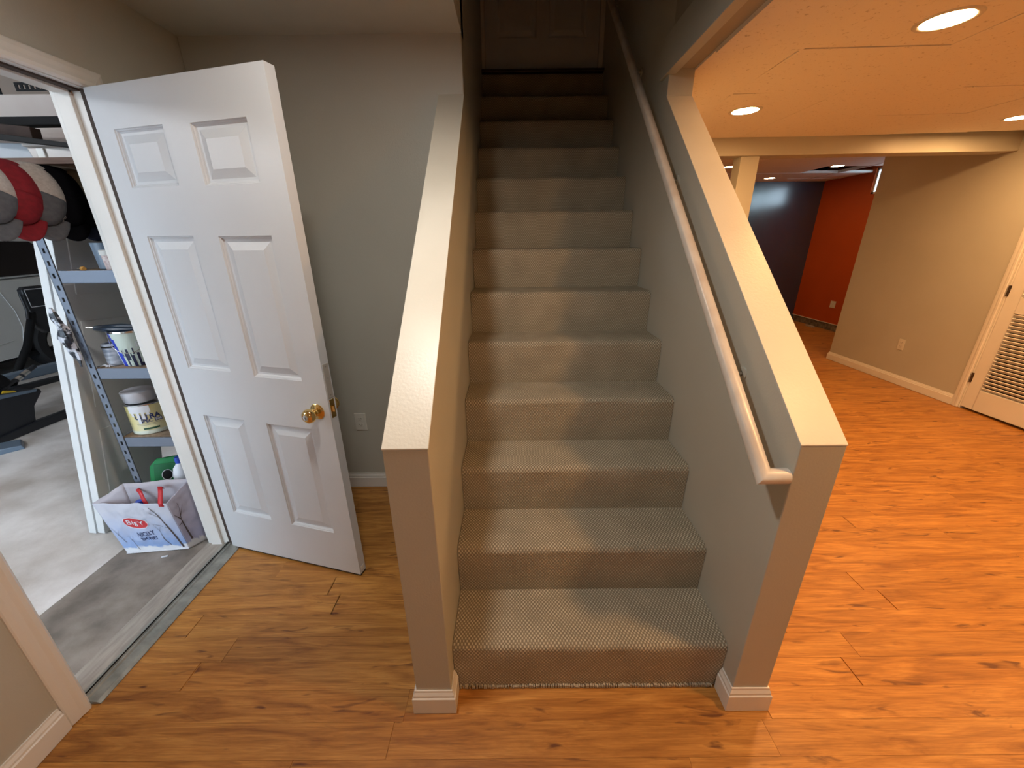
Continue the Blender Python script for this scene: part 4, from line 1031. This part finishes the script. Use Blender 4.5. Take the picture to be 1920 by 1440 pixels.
# handles
def strap(pts, wv, nm='handle'):
    mb = MB()
    for i in range(len(pts)-1):
        a, b = Vector(pts[i]), Vector(pts[i+1]); W_ = Vector(wv)
        mb.face([a-W_,a+W_,b+W_,b-W_])
    o = mb.build(nm, M['red'], None, smooth=True); s_ = o.modifiers.new('thickness','SOLIDIFY'); s_.thickness = .002; par(o, bag)
strap([SF(.93,.94)+nF*.006, SF(.93,1.0)+Vector((0,-.002,.004)), (-1.575,1.650,.345),(-1.59,1.672,.365),(-1.60,1.69,.34)], (.012,0,0))
strap([(-1.735,1.694,.335),(-1.71,1.68,.325),(-1.685,1.66,.295),(-1.66,1.645,.262)], (.007,.003,.004))
# contents: jug, green tub, blue cap
o = empty('detergent_bottle', (-1.745,1.688,.16)); tag(o, 'white bottle with an oval blue cap inside the grocery bag', 'bottle')
MB().lathe([(0,-.15),(.018,-.15),(.020,-.145),(.020,.04),(.016,.066),(.013,.085)], 20).build('bottle_body', M['snow'], o, smooth=True); MB().lathe([(0,.085),(.017,.085),(.017,.104),(.015,.107),(0,.107)], 20).build('bottle_cap', M['bluecap'], o, smooth=True)

def on_floor_box(): pass
gt = empty('green_tub', (-1.700,1.755,0.0)); gt.rotation_euler = (-.38,.0,.12); tag(gt, 'green plastic container with a round dark logo behind the grocery bag', 'container')
MB().prism([(-.075,.0),(.075,.0),(.085,.40),(.06,.435),(-.055,.425),(-.088,.385)], 1, -.04, .05).build('container_body', M['green'], gt, bevel=.008)
MB().prism([(-.055,.26),(.055,.26),(.066,.400),(-.062,.395)], 1, -.044, -.041).build('recessed_label', newmat('deep_green', (.005,.14,.04), .5, spec=.25), gt, bevel=.002)
MB().lathe([(0,0),(.026,0),(.026,.002),(0,.002)], 20, T=Matrix.Translation((.01,-.044,.335)) @ Matrix.Rotation(PI/2,4,'X')).build('dark_logo', M['black'], gt)
MB().lathe([(.026,0),(.029,0),(.029,.0025),(.026,.0025)], 20, T=Matrix.Translation((.01,-.044,.335)) @ Matrix.Rotation(PI/2,4,'X')).build('logo_ring', M['snow'], gt)
jg = empty('white_jug', (-1.555,1.785,0)); tag(jg, 'white plastic jug with a bright blue cap beside the green container', 'jug')
MB().lathe([(0,0),(.042,0),(.045,.004),(.045,.37),(.036,.41),(.017,.435),(.016,.445)], 24).build('jug_body', M['snow'], jg, smooth=True); MB().lathe([(0,.440),(.019,.440),(.019,.468),(.016,.471),(0,.471)], 20).build('jug_cap', M['bluecap'], jg, smooth=True)
o = MB().box((-.10,-.005,0),(.10,.005,.52)).build('flat_board', newmat('grey_panel', (.13,.14,.14), .6), bevel=.001); o.location = (-1.60,2.02,0); o.rotation_euler = (-.05,-.22,0); o.location.z = .025; tag(o, 'dark grey flat board standing behind the green container', 'board')
o = MB().box((-.014,-.004,0),(.014,.004,.004)).build('paper_scrap', M['snow']); o.location = (-1.60,1.575,.001); o.rotation_euler = (0,0,.3); tag(o, 'white paper scrap on the concrete in front of the bag', 'scrap')
# plastic hanging on post
mb = MB(); K, J = 14, 16
def PB(i, j):
    t = 2*PI*(i % K)/K; h = j/J; z = 1.27-.27*h; rr = .006+.026*math.sin(PI*min(1,h*1.05))**.7*(.75+.25*h)
    n_ = noise.noise(Vector((math.cos(t)*1.4, math.sin(t)*1.4, h*5)))*1.1
    rr *= 1+n_*.9
    return (-1.795+.030*h+rr*.8*math.cos(t), 1.698+.45*rr*math.sin(t), z)
for i in range(K):
    for j in range(J): mb.face([PB(i,j),PB(i+1,j),PB(i+1,j+1),PB(i,j+1)])
o = mb.build('plastic_bag', noisy('crumpled_plastic', (.60,.64,.74), (.03,.035,.05), 28, .25, .004, 70, lo=.48, hi=.54), smooth=True); tag(o, 'crumpled plastic bag hanging on the shelf post', 'plastic bag')

# exercise machine
ex_ = empty('exercise_machine', (-4.0,3.1,0)); tag(ex_, 'black exercise machine with a yellow stripe on the garage floor', 'exercise machine')
def pex(mb, nm, mt, bevel=0, smooth=False): o = mb.build(nm, M[mt], None, bevel=bevel, smooth=smooth); return par(o, ex_)
pex(MB().prism([(2.55,.0),(2.86,.03),(3.10,.055),(3.115,.12),(3.14,.20),(3.205,.27),(3.235,.30),(3.225,.335),(3.08,.352),(2.8,.40),(2.45,.46)], 0, -4.18, -4.0), 'shroud', 'plastic_dark', .012)
pex(MB().prism([(2.86,.352),(3.19,.315),(3.20,.335),(2.86,.39)], 0, -4.02, -3.994), 'grey_stripe', 'cupblue', .004)
pex(MB().prism([(2.965,.385),(3.06,.362),(3.05,.378),(2.98,.405)], 0, -4.0, -3.99), 'yellow_stripe', 'yellow', .002)
pex(MB().prism([(2.50,.0),(2.86,.0),(3.60,.005),(3.60,.07),(3.10,.075),(2.86,.06),(2.5,.05)], 0, -4.03, -3.975), 'base_rail', 'plastic_dark', .008)
pex(MB().prism([(2.6,.30),(3.75,.255),(3.75,.30),(2.6,.36)], 0, -4.36, -4.28), 'side_rail', 'plastic_dark', .01)
pex(MB().prism([(2.9,.37),(3.8,.33),(3.8,.425),(2.9,.44)], 0, -4.42, -4.34), 'grey_rail', 'cupblue', .01)
pex(MB().tube([(-4.05,2.95,.36),(-4.03,3.06,.43),(-4.0,3.14,.478),(-4.0,3.26,.53)], .017, 12), 'handle_tube', 'plastic_dark', smooth=True)
pex(MB().tube([(-4.0,3.10,.455),(-4.0,3.135,.472)], .020, 12), 'chrome_sleeve', 'chrome', smooth=True); pex(MB().tube([(-4.0,3.15,.482),(-4.0,3.20,.503)], .020, 12), 'chrome_sleeve', 'chrome', smooth=True)
pex(MB().prism([(2.5,.44),(3.03,.425),(3.06,.47),(3.02,.54),(2.5,.57)], 0, -4.12, -3.98), 'seat', 'black', .02)
pex(MB().tube([(-4.45,3.3,.2),(-4.55,3.7,.6),(-4.63,3.92,.9)], .03, 12), 'mast', 'black', smooth=True)
cs_ = pex(MB().prism([(3.89,.95),(3.89,1.12),(3.92,1.145),(4.08,1.145),(4.12,1.1),(4.12,.76),(4.05,.68),(3.95,.68),(3.89,.75)], 0, -4.66, -4.6), 'console', 'plastic_dark', .012)
fr2 = MB()
for (a, b, c_, d) in ((3.905,4.10,1.115,1.121),(3.905,4.10,.945,.951),(3.905,3.909,.945,1.12)): fr2.box((-4.599,a,c_),(-4.596,b,d))
o = fr2.build('screen_outline', M['snow'], cs_)
o.matrix_parent_inverse = Matrix.Translation((4.0,-3.1,0)) if False else Matrix.Identity(4)
pex(MB().tube([(-4.6,3.86,1.08),(-4.6,3.86,.93),(-4.59,3.83,.85),(-4.6,3.90,.77)], .012, 10), 'grip_bar', 'plastic_dark', smooth=True)
o = MB().prism([(-.09,0),(.11,0),(.10,.035),(-.06,.05)], 1, -.09, .09).build('foot_pad', M['cupblue'], bevel=.006); o.location = (-3.83,2.70,0); o.rotation_euler = (0,0,.9); tag(o, 'grey blue foot pad lying in front of the exercise machine', 'pad')

# silver car, side facing the doorway
CX = -5.70
M['carpaint'] = newmat('silver_car_paint_b', (.62,.63,.62), .28, .2)
car = empty('car', (-6.5,4.0,0)); tag(car, 'silver car parked in the garage', 'car')
def arch(cy, r, n_=10): return [(cy+r*math.cos(PI-PI*i/n_), .33+r*math.sin(PI-PI*i/n_)*1.0) for i in range(n_+1)]
yf, yr_ = 2.05, 5.04
prof = [(1.15,.30),(1.15,.62),(1.35,.80),(2.2,.98),(2.75,1.10),(5.95,1.19),(6.02,.9),(5.98,.35)]
low = [(5.98,.30)]+[p for p in reversed(arch(yr_,.40))]+[(4.60,.27),(2.48,.25)]+[p for p in reversed(arch(yf,.39))]+[(1.62,.28)]
poly = prof+low
mb = MB(); mb.prism(poly, 0, CX-1.75, CX-.02)
body = par(mb.build('body', M['carpaint'], None, bevel=.02), car)
gh = MB()
G0 = [(2.65,1.09),(3.4,1.58),(3.9,1.68),(5.3,1.66),(5.9,1.2)]
o0 = 0
for xx, ins in ((CX-.05,0),(CX-1.70,0)):
    for (y, z) in G0: gh.v.append((xx+(-.22 if xx > CX-1 else .22)*max(0,(z-1.1)/.55), y, z))
gh.f = [tuple(range(5)), tuple(range(9,4,-1))]+[(i,5+i,5+(i+1)%5,(i+1)%5) for i in range(5)]; gh.m = [0]*7
par(gh.build('cabin', M['carpaint'], None, bevel=.02), car)
for pts in ([(2.95,1.13),(3.45,1.50),(3.93,1.59),(3.96,1.17)],[(4.05,1.17),(4.02,1.59),(5.25,1.58),(5.55,1.21)]):
    gw = MB()
    for off_ in (.012,-.0):
        for (y, z) in pts: gw.v.append((CX-.05+off_-.22*max(0,(z-1.1)/.55), y, z))
    gw.f = [(0,1,2,3),(7,6,5,4)]+[(i,4+i,4+(i+1)%4,(i+1)%4) for i in range(4)]; gw.m = [0]*6
    par(gw.build('window', M['glass_dark']), car)
par(MB().tube([(CX-.018,4.5,1.17),(CX-.018,4.58,1.02),(CX-.018,4.64,.80),(CX-.018,4.645,.60),(CX-.018,4.58,.40),(CX-.018,4.50,.28)], .004, 6).tube([(CX-.018,4.50,.28),(CX-.018,3.95,.26),(CX-.018,3.98,1.15)], .004, 6).build('door_seam', newmat('bright_seam', (.75,.76,.78), .3)), car)
par(MB().prism([(1.3,.24),(5.0,.24),(5.0,.30),(1.3,.30)], 0, CX-1.7, CX-.05).build('underbody', M['black']), car)
par(MB().tube([(CX-.015,3.9,.42),(CX-.012,4.3,.44),(CX-.018,4.5,.47)], .006, 6).build('side_crease', M['carpaint'], None, smooth=True), car)
for cy in (yf, yr_):
    for xo in (-.02,-1.53):
        T = Matrix.Translation((CX+xo-.22,cy,.34)) @ Matrix.Rotation(PI/2,4,'Y')
        wh = MB().lathe([(.20,0),(.31,0),(.335,.02),(.34,.05),(.34,.17),(.33,.20),(.31,.215),(.22,.21),(.205,.19)], 32, T=T).build('wheel', M['rubber'], None, smooth=True); par(wh, car)
        MB().lathe([(.205,.18),(.20,.20),(.19,.17),(.06,.13),(.05,.15),(0,.16)], 32, T=T).build('rim', M['metal'], wh, smooth=True).matrix_parent_inverse = Matrix.Identity(4)
# dark liner inside arches
for cy in (yf, yr_):
    par(MB().box((CX-.5,cy-.40,.30),(CX-.26,cy+.40,.75)).build('wheel_liner', M['black']), car)
